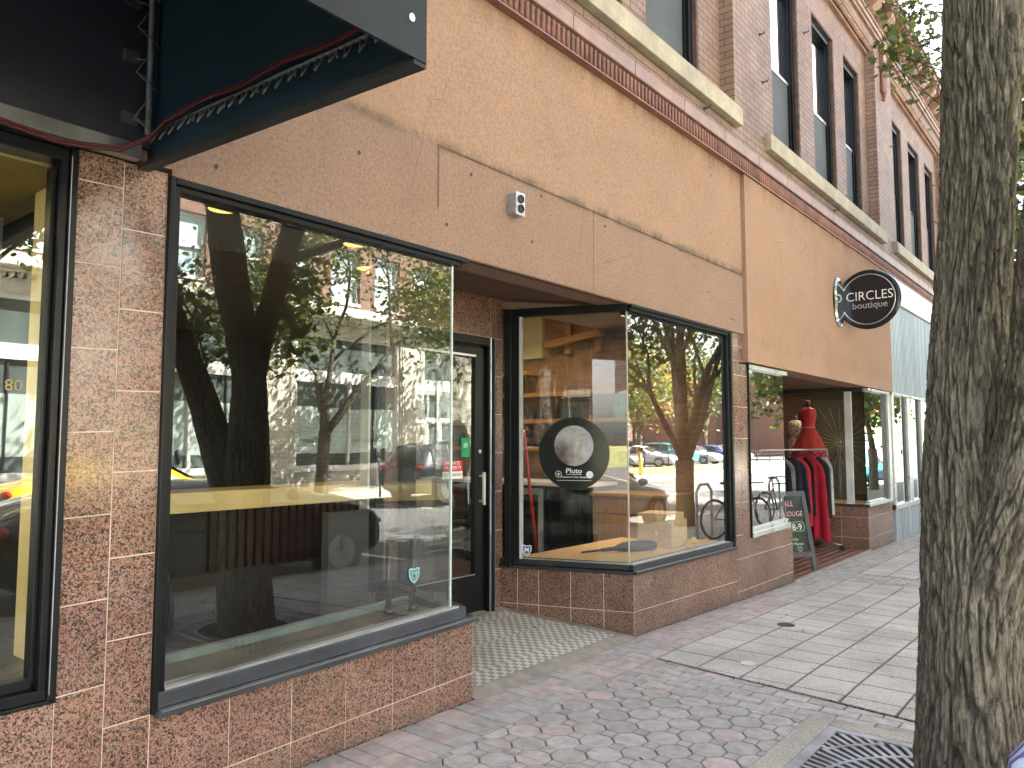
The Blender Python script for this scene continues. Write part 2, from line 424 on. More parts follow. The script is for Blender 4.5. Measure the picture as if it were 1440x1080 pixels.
# ------------------------------------------------------------------ the shop building
B = thing('shop_building', 'two-storey brown brick shop building with tan stucco above its granite shop fronts', 'building', (7, 0, 0))
rnd = random.Random(3)
def tiles(name, O, U, N, cells, mat, parent, z_off=0.0, grout=True, ext=None):
    """polished stone slabs hung on a wall. cells = (u0,u1,z0a,z1a,z0b,z1b): heights at u0 and at u1"""
    t = MB(); g = MB(); O = V((O[0], O[1], 0)); Uv = V((U[0], U[1], 0)); Nv = V((N[0], N[1], 0))
    j = .0028
    for (u0, u1, a0, a1, b0, b1) in cells:
        k = 1 + rnd.uniform(-.09, .09); kk = (k, k * rnd.uniform(.97, 1.02), k * rnd.uniform(.96, 1.02))
        d = rnd.uniform(0, .0012)
        def P(u, n, z): return O + Uv * u + Nv * n + V((0, 0, z))
        x0, x1 = u0 + j, u1 - j
        t.hexa([P(x0, d, a0 + j), P(x1, d, b0 + j), P(x1, -.03, b0 + j), P(x0, -.03, a0 + j), P(x0, d, a1 - j), P(x1, d, b1 - j), P(x1, -.03, b1 - j), P(x0, -.03, a1 - j)], kk)
        g.add([P(u0, -.0025, a0), P(u1, -.0025, b0), P(u1, -.0025, b1), P(u0, -.0025, a1)], [(0, 1, 2, 3)])
    o = t.build(name, mat, parent)
    if grout: g.build('grout', M['grout'], o)
    return o
F = (0, 0); UX = (1, 0); NY = (0, -1)
# pilaster between the two left shop windows: two staggered columns of slabs
cells = []
h1 = [.27, .598, .929, 1.26, 1.588, 1.917, 2.254, 2.584, 2.70]; h1 = [-.1] + h1
for a, b in zip(h1, h1[1:]): cells.append((1.228, 1.408, a + .0, b + .0, a + .006, b + .006))
h2 = [-.1, .105, .435, .767, 1.09, 1.43, 1.758, 2.092, 2.424, 2.70]
for a, b in zip(h2, h2[1:]): cells.append((1.408, 1.592, a, b, a + .004, b + .004))
tiles('granite_pilaster', F, UX, NY, cells, M['granite'], B)
# bulkhead under window one and the left shop's window
def sl(x): return .12 + (x - 1.95) * .0227
cells = []
xs = [1.592, 1.952, 2.279, 2.604, 2.925, 3.249, 3.575]
for a, b in zip(xs, xs[1:]):
    cells.append((a, b, -.1, sl(a), -.1, sl(b))); cells.append((a, b, sl(a), .44 + (a - 1.6) * .0227, sl(b), .44 + (b - 1.6) * .0227))
tiles('granite_bulkhead', F, UX, NY, cells, M['granite'], B)
xs = [-2.3, -1.97, -1.64, -1.31, -.98, -.65, -.33, 0, .33, .66, .95, 1.228]
cells = []
for a, b in zip(xs, xs[1:]):
    cells.append((a, b, -.1, .26, -.1, .265)); cells.append((a, b, .26, .60, .265, .60))
tiles('granite_bulkhead', F, UX, NY, cells, M['granite'], B)
# left cheek of the entry (hidden face, seen from the side)
def unit(a, b):
    d = V((b[0] - a[0], b[1] - a[1], 0)); L = d.length; d.normalize(); return (d.x, d.y), L
uL, LL = unit((3.575, 0), (3.93, 1.1))
cells = []
us = [.02, .30, .62, .94, LL]
for a, b in zip(us, us[1:]): cells += [(a, b, -.05, .17, -.05, .19), (a, b, .17, .46, .19, .46)]
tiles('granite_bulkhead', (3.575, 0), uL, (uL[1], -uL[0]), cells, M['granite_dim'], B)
# right cheek of the entry and front of bay two
uR, LR = unit((5.52, 0), (5.16, 1.1)); nR = (-uR[1], uR[0])
cells = []
us = [.0, .25, .53, .81, 1.0, LR]
for a, b in zip(us, us[1:]): cells += [(a, b, -.1, .185, -.1, .185), (a, b, .185, .49, .185, .49)]
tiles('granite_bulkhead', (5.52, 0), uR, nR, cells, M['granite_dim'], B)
cells = []
xs = [5.524, 5.86, 6.17, 6.49, 6.81, 7.13, 7.45, 7.60]
for i, (a, b) in enumerate(zip(xs, xs[1:])):
    f = lambda x: .19 - .02 * (x - 5.5)
    cells += [(a, b, -.2, f(a), -.2, f(b)), (a, b, f(a), .49, f(b), .485)]
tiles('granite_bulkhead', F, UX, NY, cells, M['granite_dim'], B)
# narrow pier and bulkhead below window three
cells = []
hh = [.485, .60, .93, 1.26, 1.59, 1.92, 2.25, 2.40]
for a, b in zip(hh, hh[1:]): cells.append((7.545, 7.76, a, b, a, b)); 
for a, b in zip([.53, .93, 1.26, 1.59, 1.92, 2.25, 2.375], [.93, 1.26, 1.59, 1.92, 2.25, 2.375]): cells.append((7.76, 7.965, a, b, a, b))
for a, b in zip([2.40, 2.55], [2.55, 2.69]): cells.append((7.545, 7.86, a, b, a, b))
tiles('granite_pilaster', F, UX, NY, cells, M['granite_dim'], B)
cells = []
xs = [7.60, 7.98, 8.40, 8.82, 9.245]
for a, b in zip(xs, xs[1:]):
    cells += [(a, b, -.25, .035, -.25, .03), (a, b, .035, .36, .03, .36), (a, b, .36, .53, .36, .55)]
tiles('granite_bulkhead', F, UX, NY, cells, M['granite_dim'], B)
# boutique: cheek facing the entry and the front of its far bay
cells = []
us = [0, .40, .86, 1.32, 1.8]
for a, b in zip(us, us[1:]): cells += [(a, b, -.25, .09, -.25, .09), (a, b, .09, .40, .09, .40), (a, b, .40, .56, .40, .56)]
tiles('granite_bulkhead', (12.62, 0), (0, 1), (-1, 0), cells, M['granite_dim'], B)
cells = []
for a, b in ((12.625, 13.05), (13.05, 13.6), (13.6, 14.16)): cells += [(a, b, -.3, .09, -.3, .09), (a, b, .09, .40, .09, .40), (a, b, .40, .57, .40, .57)]
tiles('granite_bulkhead', F, UX, NY, cells, M['granite_dim'], B)
m = MB(); m.box(9.236, 9.25, .003, 1.8, -.25, .55); m.build('bulkhead_return', M['granite_dim'], B)

# ---- stucco fascias
m = MB(); m.box(-6, 7.868, -.012, .25, 3.34, 4.44)
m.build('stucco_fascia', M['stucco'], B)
m = MB(); m.bar(1.6, 7.862, -.018, .25, 2.69, 3.338, 2.695, 3.338); m.box(-6, 1.6, -.018, .25, 2.72, 3.338)
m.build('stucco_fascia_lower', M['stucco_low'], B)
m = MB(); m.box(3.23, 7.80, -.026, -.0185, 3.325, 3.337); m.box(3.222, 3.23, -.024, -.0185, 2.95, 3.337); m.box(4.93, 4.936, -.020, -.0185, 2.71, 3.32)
m.build('stucco_trim_bead', M['stucco_soffit'], B)
m = MB(); m.box(7.878, 14.2, -.055, .25, 2.40, 4.435)
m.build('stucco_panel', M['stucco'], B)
def stain():
    t = NT('grey_run_stain'); s_ = t.n('ShaderNodeSeparateXYZ'); t.l(t.co.outputs['Object'], s_.inputs[0])
    f = t.math('SUBTRACT', 1.0, t.math('MULTIPLY', t.math('ABSOLUTE', t.math('SUBTRACT', s_.outputs[2], 3.345)), 16.0), True)
    f = t.math('MULTIPLY', t.math('POWER', f, 1.6), t.ramp(t.noise(2.2, 5, .65, t.vec((1.6, 1, .6))), [(.40, 0), (.62, .75)]))
    t.set(col=(.20, .165, .12), rough=.95, alpha=f); return t.m
m = MB(); m.quad((2.2, -.0265, 3.27), (7.86, -.0265, 3.27), (7.86, -.0265, 3.43), (2.2, -.0265, 3.43)); m.build('run_stain', stain(), B)
# holes, screws and rust spots left by old signs
m = MB()
for x, z in ((2.62, 3.10), (3.52, 3.23), (4.26, 3.28), (5.1, 3.25), (4.15, 2.93), (3.3, 2.86), (7.1, 4.30), (7.12, 4.22), (7.55, 2.82), (7.62, 2.82), (7.05, 3.33), (6.4, 3.31), (1.80, 2.79), (3.05, 4.2), (7.0, 3.02)):
    y = -.0195 if z < 3.33 else -.0135
    m = MB(); m.disc((x, y, z), (0, -1, 0), .010, .012, .002, 10); m.build('bolt_hole', M['black_dull'], B)
# entry ceilings
m = MB()
m.hexa([(3.4, -.018, 2.64), (5.75, -.018, 2.64), (5.2, 1.3, 2.78), (3.8, 1.3, 2.78), (3.4, -.018, 2.70), (5.75, -.018, 2.70), (5.2, 1.3, 2.85), (3.8, 1.3, 2.85)])
m.v = [(x, y + .003, z + .044) for x, y, z in m.v]
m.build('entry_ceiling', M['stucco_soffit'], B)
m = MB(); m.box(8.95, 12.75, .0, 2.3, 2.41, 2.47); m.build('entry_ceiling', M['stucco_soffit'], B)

# ---- ribbed terracotta band
m = MB(); x = -5.0
while x < 20.2:
    m.tube([(x, -.052, 4.455), (x, -.052, 4.60)], .0175, 6, True); x += .062
m.box(-5, 20.2, -.045, .2, 4.44, 4.612); m.box(-5, 20.2, -.075, .2, 4.441, 4.453)
m.build('ribbed_band', M['terra'], B)
m = MB(); m.box(-5, 20.2, -.070, .2, 4.63, 4.75); m.box(-5, 20.2, -.030, .2, 4.612, 4.63)
m.build('band_cap', M['terra_light'], B, .012)
x = 1.84
while x < 20: m = MB(); m.box(x, x + .006, -.0712, -.068, 4.632, 4.748); m.build('band_joint', M['dirt'], B); x += .92

# ---- upper brickwork: piers proud, bays recessed
ZB, ZT = 4.75, 9.02
bays = [(-3.41, 1.61), (2.76, 7.78), (8.93, 13.95), (15.10, 20.12)]
wins = {0: [(-2.9, -1.8), (-1.3, -.2), (.3, 1.3)], 1: [(3.05, 4.15), (4.60, 5.70), (6.12, 7.24)], 2: [(9.30, 10.42), (11.04, 12.10), (12.62, 13.52)], 3: [(15.55, 16.60), (17.20, 18.25), (18.83, 19.75)]}
WZ0, WZ1 = 5.20, 7.80
m = MB()
m.box(-6, 20.25, -.01, .3, ZB, 4.93)                       # below the sills
px = [(-6, -3.41), (1.61, 2.76), (7.78, 8.93), (13.95, 15.10), (20.12, 20.25)]
for a, b in px: m.box(a, b, -.01, .3, 4.93, ZT)
for i, (a, b) in enumerate(bays):
    y0, y1 = .15, .3
    e = [a]
    for w0, w1 in wins[i]: e += [w0, w1]
    e.append(b)
    m.box(a, b, y0, y1, 4.93, WZ0); m.box(a, b, y0, y1, WZ1, 8.28)
    for k in range(0, len(e), 2): m.box(e[k], e[k + 1], y0, y1, WZ0, WZ1)
    m.box(a, b, -.006, .3, 8.42, ZT)
m.build('brick_wall', M['brick'], B)
m = MB()
for i, (a, b) in enumerate(bays):                           # corbelled rope course at the head of each bay
    m.box(a + .002, b - .002, .09, .3, 8.28, 8.33); m.box(a + .002, b - .002, .0, .3, 8.385, 8.42)
    x = a + .04
    while x < b - .03:
        m.tube([(x - .02, .075, 8.33), (x + .025, .03, 8.385)], .026, 6); x += .075
m.build('rope_course', M['terra_light'], B)
m = MB()
for a, b in ((-3.5, 1.70), (2.68, 7.82), (8.66, 14.10), (14.88, 20.2)):
    m.box(a, b, -.085, .2, 4.94, 5.135); m.hexa([(a, -.085, 5.135), (b, -.085, 5.135), (b, .2, 5.135), (a, .2, 5.135), (a, -.05, 5.15), (b, -.05, 5.15), (b, .2, 5.2), (a, .2, 5.2)])
m.build('window_sill', M['sill'], B, .008)
for i in wins:
    for w0, w1 in wins[i]:
        if w1 < 3: continue
        f = MB(); fw = .075; Y = .30
        # brown reveal lining
        r = MB(); r.box(w0 + .001, w0 + .03, .155, Y + .1, WZ0, WZ1 - .03); r.box(w1 - .03, w1 - .001, .155, Y + .1, WZ0, WZ1 - .03); r.box(w0 + .001, w1 - .001, .155, Y + .1, WZ1 - .03, WZ1 - .001)
        w = f
        f.box(w0 + .03, w0 + .03 + fw, .20, .34, WZ0, WZ1 - .03); f.box(w1 - .03 - fw, w1 - .03, .20, .34, WZ0, WZ1 - .03)
        f.box(w0 + .105, w1 - .105, .20, .34, WZ1 - .13, WZ1 - .03); f.box(w0 + .105, w1 - .105, .20, .34, WZ0, WZ0 + .09)
        f.box(w0 + .105, w0 + .135, .235, .34, WZ0 + .09, WZ1 - .13); f.box(w1 - .135, w1 - .105, .235, .34, WZ0 + .09, WZ1 - .13)
        wo = f.build('upper_window', M['black'], B, .005)
        r.build('reveal', M['reveal'], wo)
        s = MB(); zm = 6.42
        s.box(w0 + .135, w1 - .135, .25, .30, zm - .02, zm + .02)
        s.build('meeting_rail', M['alu'] if i == 2 else M['black'], wo)
        g = MB(); g.quad((w0 + .135, .285, zm), (w1 - .135, .285, zm), (w1 - .135, .285, WZ1 - .13), (w0 + .135, .285, WZ1 - .13)); g.build('pane', M['glass_up'], wo)
        g = MB(); g.quad((w0 + .135, .262, WZ0 + .09), (w1 - .135, .262, WZ0 + .09), (w1 - .135, .262, zm - .02), (w0 + .135, .262, zm - .02)); g.build('screen', M['screen'], wo)
# small iron anchors left in the brick
m = MB()
for x, z in ((8.62, 5.75), (8.55, 6.3), (12.35, 5.35), (11.3, 4.86), (14.9, 6.9), (7.0, 4.87), (10.7, 7.3)):
    yy = -.01 if not 8.93 < x < 13.95 else .15
    if z < 4.93: yy = -.01
    m.tube([(x, yy, z), (x, yy - .06, z), (x + .03, yy - .06, z + .04)], .008, 6); m.disc((x, yy - .001, z), (0, -1, 0), .022, .022, .006, 10); m.build('iron_anchor', M['black_dull'], B); m = MB()
# cornice
m = MB()
m.box(-6, 20.3, -.085, .3, 8.62, 8.70); m.box(-6, 20.3, -.055, .3, 8.56, 8.62); m.box(-6, 20.3, -.11, .3, 8.70, 8.735)
m.build('string_course', M['terra_light'], B, .01)
m = MB()
m.box(-6, 20.5, -.30, .3, 9.06, 9.10); m.box(-6, 20.5, -.34, .3, 9.10, 9.20); m.box(-6, 20.5, -.37, .3, 9.20, 9.235); m.box(-6, 20.4, -.05, .3, 9.021, 9.06)
co = m.build('cornice', M['terra'], B, .006)
x = -5.8
while x < 20.2:
    m = MB()
    m.add([(x, -.0105, 8.80), (x + .26, -.0105, 8.80), (x + .26, -.0105, 9.058), (x, -.0105, 9.058), (x, -.13, 8.84), (x + .26, -.13, 8.84), (x + .26, -.27, 8.96), (x, -.27, 8.96), (x + .26, -.27, 9.058), (x, -.27, 9.058)],
          [(0, 1, 5, 4), (4, 5, 6, 7), (7, 6, 8, 9), (0, 4, 7, 9, 3), (1, 2, 8, 6, 5), (0, 3, 2, 1)])
    m.build('bracket', M['terra_light'], co, .008); x += .74
# long drop ornaments on the piers
for a, b in px[1:4]:
    m = MB(); c = (a + b) / 2 - .12
    m.box(c - .11, c + .11, -.085, -.01, 8.20, 8.56); m.box(c - .14, c + .14, -.11, -.01, 8.44, 8.56)
    for dx in (-.075, 0, .075): m.tube([(c + dx, -.05, 8.2), (c + dx, -.05, 7.75 if dx else 7.62)], .03, 8); m.ball((c + dx, -.05, 7.74 if dx else 7.60), .035)
    m.build('pier_ornament', M['terra'], B)
# parapet, flank walls and roof
m = MB(); m.box(-6, -5.7, .3, 14, 0, 9.2); m.box(20.0, 20.3, .3, 14, -.1, 9.2); m.box(-5.7, 20, 13.7, 14, 0, 9.2)
m.build('flank_wall', M['brick'], B)
m = MB(); m.box(-5.7, 20, .31, 13.7, 9.1, 9.19); m.build('roof', M['dark'], B)
m = MB(); m.box(-5.7, 20, .95, 13.7, 4.5, 4.6); m.box(-5.7, 20, .9, .95, 4.61, 9.09); m.build('upper_floor', M['dark'], B)
# blinds hang behind the upper sashes
m = MB(); m.box(2.8, 20, .60, .61, 5.2, 7.9); m.build('roller_blind', M['cream'], B)

# ------------------------------------------------------------------ interiors
def room(x0, x1, y1, zc, floor, wall, back, fz=.10, fr=.20, gaps=()):
    m = MB(); yg = gaps[2] if gaps else fr; m.box(x0, x1, yg, y1, fz - .05, fz)
    if gaps: m.box(x0, gaps[0], fr, yg, fz - .05, fz); m.box(gaps[1], x1, fr, yg, fz - .05, fz); m.build('interior_floor', floor, B)
    m = MB(); m.box(x0, x0 + .04, fr, y1, fz, zc); m.build('interior_wall', wall, B)
    m = MB(); m.box(x0 + .04, x1, y1, y1 + .05, fz, zc); m.build('interior_wall', back, B)
    m = MB(); m.box(x0, x1, 1.25, y1, zc, zc + .05); m.build('interior_ceiling', M['ceil'], B)
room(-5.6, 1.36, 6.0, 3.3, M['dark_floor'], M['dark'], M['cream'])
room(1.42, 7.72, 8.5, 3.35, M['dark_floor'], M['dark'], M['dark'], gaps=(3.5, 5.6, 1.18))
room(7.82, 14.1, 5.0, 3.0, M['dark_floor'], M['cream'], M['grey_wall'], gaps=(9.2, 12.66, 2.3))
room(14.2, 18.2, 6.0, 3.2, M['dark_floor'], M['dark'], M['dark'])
m = MB(); m.box(1.46, 3.75, .03, 1.6, 2.875, 2.90); m.box(5.16, 7.72, .03, 1.6, 2.875, 2.90); m.box(1.46, 7.72, 1.6, 1.64, 2.875, 3.35); m.box(3.75, 5.16, 1.17, 1.6, 2.875, 2.90); m.build('window_soffit', M['ceil'], B)
m = MB(); m.box(7.72, 7.80, .12, 8.5, .10, 3.4); m.build('brick_party_wall', M['brick_in'], B)
# boutique window ceilings and far wall
m = MB(); m.box(7.86, 9.2, .03, 1.0, 2.42, 2.46); m.box(12.66, 14.1, .03, 1.9, 2.42, 2.46); m.build('window_soffit', M['cream'], B)
m = MB(); m.box(14.04, 14.1, .05, 5, .1, 3.0); m.build('interior_wall', simple('olive_backdrop', (.05, .048, .04), .8, var=.3, sc=1.5), B)
# display ledge of window one (brown stained, with a grey trim line behind)
m = MB(); m.bar(1.62, 3.40, .03, .42, .10, .505, .10, .545); m.build('display_ledge', simple('stained_ledge', (.115, .085, .05), .4, var=.4, sc=4), B)
m = MB(); m.bar(1.62, 3.42, .40, .44, .5, .545, .54, .585); m.build('ledge_rail', simple('grey_green_rail', (.17, .21, .20), .4, var=.2), B)
# partition with its white post, the shelf beam and a slatted counter front behind
m = MB(); m.box(4.27, 4.36, 1.80, 1.90, .1, 3.35); m.build('partition_post', M['white'], B)
m = MB(); m.box(3.80, 4.27, 1.70, 1.78, .1, 1.0); m.build('partition_panel', M['grey_wall'], B)
# display platform of window two
m = MB(); m.add([(5.50, .05, .555), (7.44, .05, .555), (7.44, 1.05, .555), (5.19, 1.05, .555), (5.50, .05, .52), (7.44, .05, .52), (7.44, 1.05, .52), (5.19, 1.05, .52)], [(0, 1, 2, 3), (3, 2, 6, 7), (0, 3, 7, 4), (1, 2, 6, 5), (4, 5, 6, 7), (0, 1, 5, 4)])
m.build('display_platform', M['wood'], B)
m = MB(); m.box(5.3, 7.44, 1.0, 1.04, .1, .52); m.build('platform_front', M['dark'], B)
m = MB(); m.box(5.45, 7.44, .04, 1.0, .1, .515); m.v = [(x if x > 6 else (5.60 - .34 * y), y, z) for x, y, z in m.v]; m.build('platform_base', M['dark'], B)
# boutique window platform
m = MB(); m.box(12.66, 14.04, .05, 1.8, .50, .56); m.box(7.99, 9.2, .05, 1.2, .50, .55); m.build('display_platform', M['wood'], B)

# ------------------------------------------------------------------ shop window one
def frame(name, parts, parent=B, bev=.004, mat=None):
    m = MB()
    for p in parts:
        (m.bar if len(p) == 8 else m.box)(*p)
    return m.build(name, mat or M['black'], parent, bev)
w1 = frame('shop_window', [
    (1.592, 1.617, -.022, .09, .44, 2.695), (1.617, 1.648, -.006, .09, .50, 2.66),
    (1.617, 3.50, -.022, .06, 2.662, 2.692, 2.660, 2.690), (1.648, 3.44, -.004, .06, 2.635, 2.662, 2.632, 2.660), (1.648, 3.44, .034, .06, 2.622, 2.635, 2.620, 2.632)])
s = MB()
s.bar(1.605, 3.585, -.045, .12, .425, .452, .468, .495)
s.bar(1.617, 3.50, -.012, .12, .456, .522, .499, .565)
si = s.build('sill', simple('slate_grey_sill', (.045, .05, .06), .35, 0, .25, 3), w1, .006)
s = MB(); s.bar(1.62, 3.575, -.052, -.01, .4525, .4545, .4955, .4975); s.bar(1.65, 3.44, -.006, .03, .523, .535, .566, .578); s.build('sill_sky_glint', M['alu'], w1)  # bright strips put on for the sky caught by the sill's top
# the sill carries on round the corner, down the left cheek
s = MB(); s.obox((3.56, -.02, 0), uL, (uL[1], -uL[0]), .04, LL - .02, -.14, .02, .472, .497); s.obox((3.49, -.01, 0), uL, (uL[1], -uL[0]), .04, LL - .05, -.10, .02, .499, .565); s.build('sill_return', M['black_dull'], w1, .004)
g = MB(); g.quad((1.648, .032, .515), (3.40, .032, .57), (3.40, .032, 2.636), (1.648, .032, 2.638)); g.build('pane', M['glass'], w1)
PL0 = V((3.403, .034, 0)); PL1 = V((3.72, 1.05, 0))
g = MB(); g.quad((PL0.x, PL0.y, .57), (PL1.x, PL1.y, .57), (PL1.x, PL1.y, 2.64), (PL0.x, PL0.y, 2.636)); g.build('pane', M['glass'], w1)
g = MB(); g.obox((3.398, .026, 0), (1, 0), (0, 1), 0, .012, 0, .012, .567, 2.636); g.build('glass_edge', simple('pale_glass_edge', (.55, .66, .62), .2, 0, .1, 3), w1)
m = MB(); m.obox((PL1.x, PL1.y, 0), (1, 0), (0, 1), -.04, .04, -.03, .04, .5, 2.7); m.build('corner_post', M['black'], w1)
# ------------------------------------------------------------------ shop window two with its splayed side
w2 = frame('shop_window', [
    (7.50, 7.545, -.02, .10, .475, 2.695), (7.455, 7.50, -.004, .10, .53, 2.66), (7.42, 7.455, .03, .12, .55, 2.64),
    (5.50, 7.545, -.022, .10, 2.662, 2.690, 2.670, 2.695), (5.50, 7.5, -.006, .10, 2.634, 2.662, 2.64, 2.67), (5.50, 7.45, .03, .1, 2.61, 2.634, 2.61, 2.64)])
s = MB(); s.bar(5.50, 7.545, -.04, .12, .487, .512, .474, .50); s.bar(5.50, 7.50, -.01, .12, .514, .562, .502, .556)
for dz0, dz1, n0 in ((.487, .512, .035), (.514, .562, .008)):
    s.obox((5.52, 0, 0), uR, nR, .0, LR, -.12, n0, dz0 + .001, dz1)
s.build('sill', M['black_dull'], w2, .005)
s = MB(); s.bar(5.50, 7.49, -.044, -.012, .512, .514, .50, .502); s.bar(5.5, 7.42, -.006, .03, .563, .572, .558, .567); s.obox((5.5, .03, 0), uR, nR, 0, 1.0, -.02, .0, .563, .572); s.build('sill_sky_glint', M['alu'], w2)  # same sky gleam laid on as strips along this sill
P0 = V((5.50, .03, 0)); uP = V((-.3483, .9374, 0)); nP = V((-.9374, -.3483, 0))
def onpane(t, z, off=0.0): p = P0 + uP * t + nP * off; return V((p.x, p.y, z))
s = MB(); s.obox(P0, (uP.x, uP.y), (nP.x, nP.y), .93, 1.0, -.05, .012, .56, 2.66); s.obox(P0, (uP.x, uP.y), (nP.x, nP.y), 1.0, 1.06, -.05, .03, .50, 2.70)
s.obox(P0, (uP.x, uP.y), (nP.x, nP.y), -.01, 1.0, -.06, .02, 2.632, 2.70)
s.build('side_frame', M['black'], w2, .004)
s = MB(); s.obox(P0, (uP.x, uP.y), (nP.x, nP.y), .905, .929, -.03, .006, .57, 2.63); s.build('glazing_gasket', M['alu_white'], w2)
g = MB(); g.quad((5.502, .032, .57), (7.42, .032, .565), (7.42, .032, 2.61), (5.502, .032, 2.61)); g.build('pane', M['glass2'], w2)
g = MB(); g.quad(onpane(.0, .57), onpane(.905, .57), onpane(.905, 2.63), onpane(.0, 2.63)); g.build('pane', M['glass'], w2)
g = MB(); g.box(5.494, 5.503, .024, .034, .57, 2.63); g.build('glass_edge', simple('pale_glass_edge_two', (.55, .5, .42), .2, 0, .1, 3), w2)
# ------------------------------------------------------------------ left shop window
wl = frame('shop_window', [
    (1.195, 1.226, -.022, .08, .59, 2.70), (1.168, 1.195, -.008, .09, .62, 2.66), (1.15, 1.168, .03, .09, .66, 2.62),
    (-2.3, 1.226, -.022, .08, .585, .60), (-2.3, 1.195, -.012, .10, .60, .64), (-2.3, 1.16, .03, .09, .64, .68),
    (-2.3, 1.226, -.022, .08, 2.69, 2.72), (-2.3, 1.195, -.01, .09, 2.64, 2.69), (-2.3, -2.25, -.02, .12, .6, 2.7)])
m = MB(); m.box(1.198, 1.2015, -.024, -.0225, .62, 2.66); m.build('joint_line', M['grate'], wl)
g = MB(); g.quad((-2.25, .06, .68), (1.15, .06, .68), (1.15, .06, 2.64), (-2.25, .06, 2.64)); g.build('pane', M['glass'], wl)
m = MB(); m.box(1.262, 1.36, .10, .52, .1, 3.3); m.build('yellow_window_jamb', M['yellow_wall'], B)
m = MB(); m.box(-2.3, 1.36, .12, 1.2, .60, .66); m.build('display_ledge', simple('dark_ledge', (.05, .045, .03), .4), B)
m = MB(); m.box(-2.3, 1.36, .12, 1.2, 2.64, 2.68); m.build('window_soffit', simple('olive_plaster', (.40, .30, .09), .8, var=.2, sc=2), B)
# ------------------------------------------------------------------ entry wall and door
m = MB()
cells = []
for a, b in zip([.1, .47, .80, 1.13, 1.46, 1.79, 2.12, 2.45, 2.83], [.47, .80, 1.13, 1.46, 1.79, 2.12, 2.45, 2.83]):
    cells.append((5.03, 5.10, a, b, a, b)); cells.append((5.10, 5.19, a, b, a, b))
cells += [(3.75, 4.39, 2.45, 2.83, 2.45, 2.83), (4.39, 5.03, 2.45, 2.83, 2.45, 2.83), (3.75, 3.97, .1, 2.45, .1, 2.45)]
tiles('entry_wall', (0, 1.10), UX, NY, cells, M['granite_dim'], B)
D = frame('shop_door', [
    (3.97, 4.03, 1.06, 1.16, .12, 2.44), (4.96, 5.025, 1.06, 1.16, .12, 2.44), (4.03, 4.96, 1.06, 1.16, 2.37, 2.44),
    (4.045, 4.15, 1.10, 1.15, .16, 2.35), (4.83, 4.945, 1.10, 1.15, .16, 2.35), (4.15, 4.83, 1.10, 1.15, 2.26, 2.35), (4.15, 4.83, 1.10, 1.15, .16, .46)], mat=M['black'])
m = MB(); m.box(4.972, 4.985, 1.052, 1.06, .12, 2.44); m.box(4.15, 4.83, 1.096, 1.10, .46, .468); m.box(4.15, 4.83, 1.092, 1.10, 2.268, 2.285); m.build('metal_bead', M['alu'], D)
m = MB(); m.box(5.005, 5.0255, 1.045, 1.06, .12, 2.44); m.build('blue_edge', M['navy'], D)
m = MB(); m.quad((4.15, 1.125, .46), (4.83, 1.125, .46), (4.83, 1.125, 2.26), (4.15, 1.125, 2.26)); m.build('pane', M['glass'], D)
m = MB(); m.box(4.868, 4.888, 1.03, 1.055, 1.03, 1.30); m.box(4.872, 4.884, 1.05, 1.10, 1.05, 1.07); m.box(4.872, 4.884, 1.05, 1.10, 1.26, 1.28); m.build('handle', M['alu'], D, .003)
m = MB(); m.disc((4.878, 1.098, 1.475), (0, -1, 0), .016, .016, .012, 20); m.build('lock', M['alu'], D)
m = MB(); m.box(4.0, 5.02, 1.02, 1.12, .118, .14); m.build('threshold', M['alu'], D)
# ------------------------------------------------------------------ window three and the boutique
w3 = frame('shop_window', [(7.966, 7.984, -.02, .06, .545, 2.39)], bev=.002)
s = MB(); s.bar(7.985, 9.13, -.03, .05, .545, .60, .56, .615); s.bar(7.985, 9.10, -.012, .05, .60, .645, .615, .665); s.build('sill', M['silver_sill'], w3, .005)
s = MB(); s.box(7.985, 9.13, -.03, .05, 2.335, 2.385); s.build('head_trim', M['silver_sill'], w3, .005)
g = MB(); g.quad((7.984, .02, .65), (9.10, .02, .66), (9.10, .02, 2.335), (7.984, .02, 2.335)); g.quad((9.10, .02, .66), (9.22, 1.5, .66), (9.22, 1.5, 2.335), (9.10, .02, 2.335)); g.build('pane', M['glass'], w3)
w4 = frame('shop_window', [(12.60, 12.66, -.03, 1.8, .56, .60), (12.60, 12.66, .03, 1.8, 2.34, 2.41), (12.60, 12.66, 1.74, 1.8, .6, 2.34)], mat=M['black_dull'])
s = MB(); s.box(12.61, 14.0, -.035, .05, .572, .62); s.box(12.66, 13.66, -.02, .05, .62, .65); s.build('sill', M['silver_sill'], w4, .005)
s = MB(); s.box(12.66, 13.9, -.05, .03, 2.345, 2.385); s.build('head_trim', M['silver_sill'], w4, .005)
s = MB(); s.box(14.0, 14.16, -.02, .05, .572, 2.40); s.build('jamb', M['silver_sill'], w4, .005)
s = MB(); s.box(13.66, 13.98, .02, .22, .62, 2.36); s.build('dark_jamb', M['black_dull'], w4)
s = MB(); s.box(12.605, 12.655, .20, .30, .60, 2.34); s.build('corner_post', M['alu_white'], w4)
g = MB(); g.quad((12.66, .02, .65), (13.66, .02, .65), (13.66, .02, 2.345), (12.66, .02, 2.345)); g.quad((12.63, .03, .60), (12.63, .20, .60), (12.63, .20, 2.34), (12.63, .03, 2.34)); g.quad((12.63, .30, .60), (12.63, 1.74, .60), (12.63, 1.74, 2.34), (12.63, .30, 2.34)); g.build('pane', M['glass'], w4)
# boutique recess: back wall with an open glazed door
m = MB(); m.box(9.2, 12.6, 1.85, 1.9, -.1, 2.42); m.build('entry_back_wall', simple('dim_red_backdrop', (.30, .04, .035), .7, var=.3, sc=2), B)
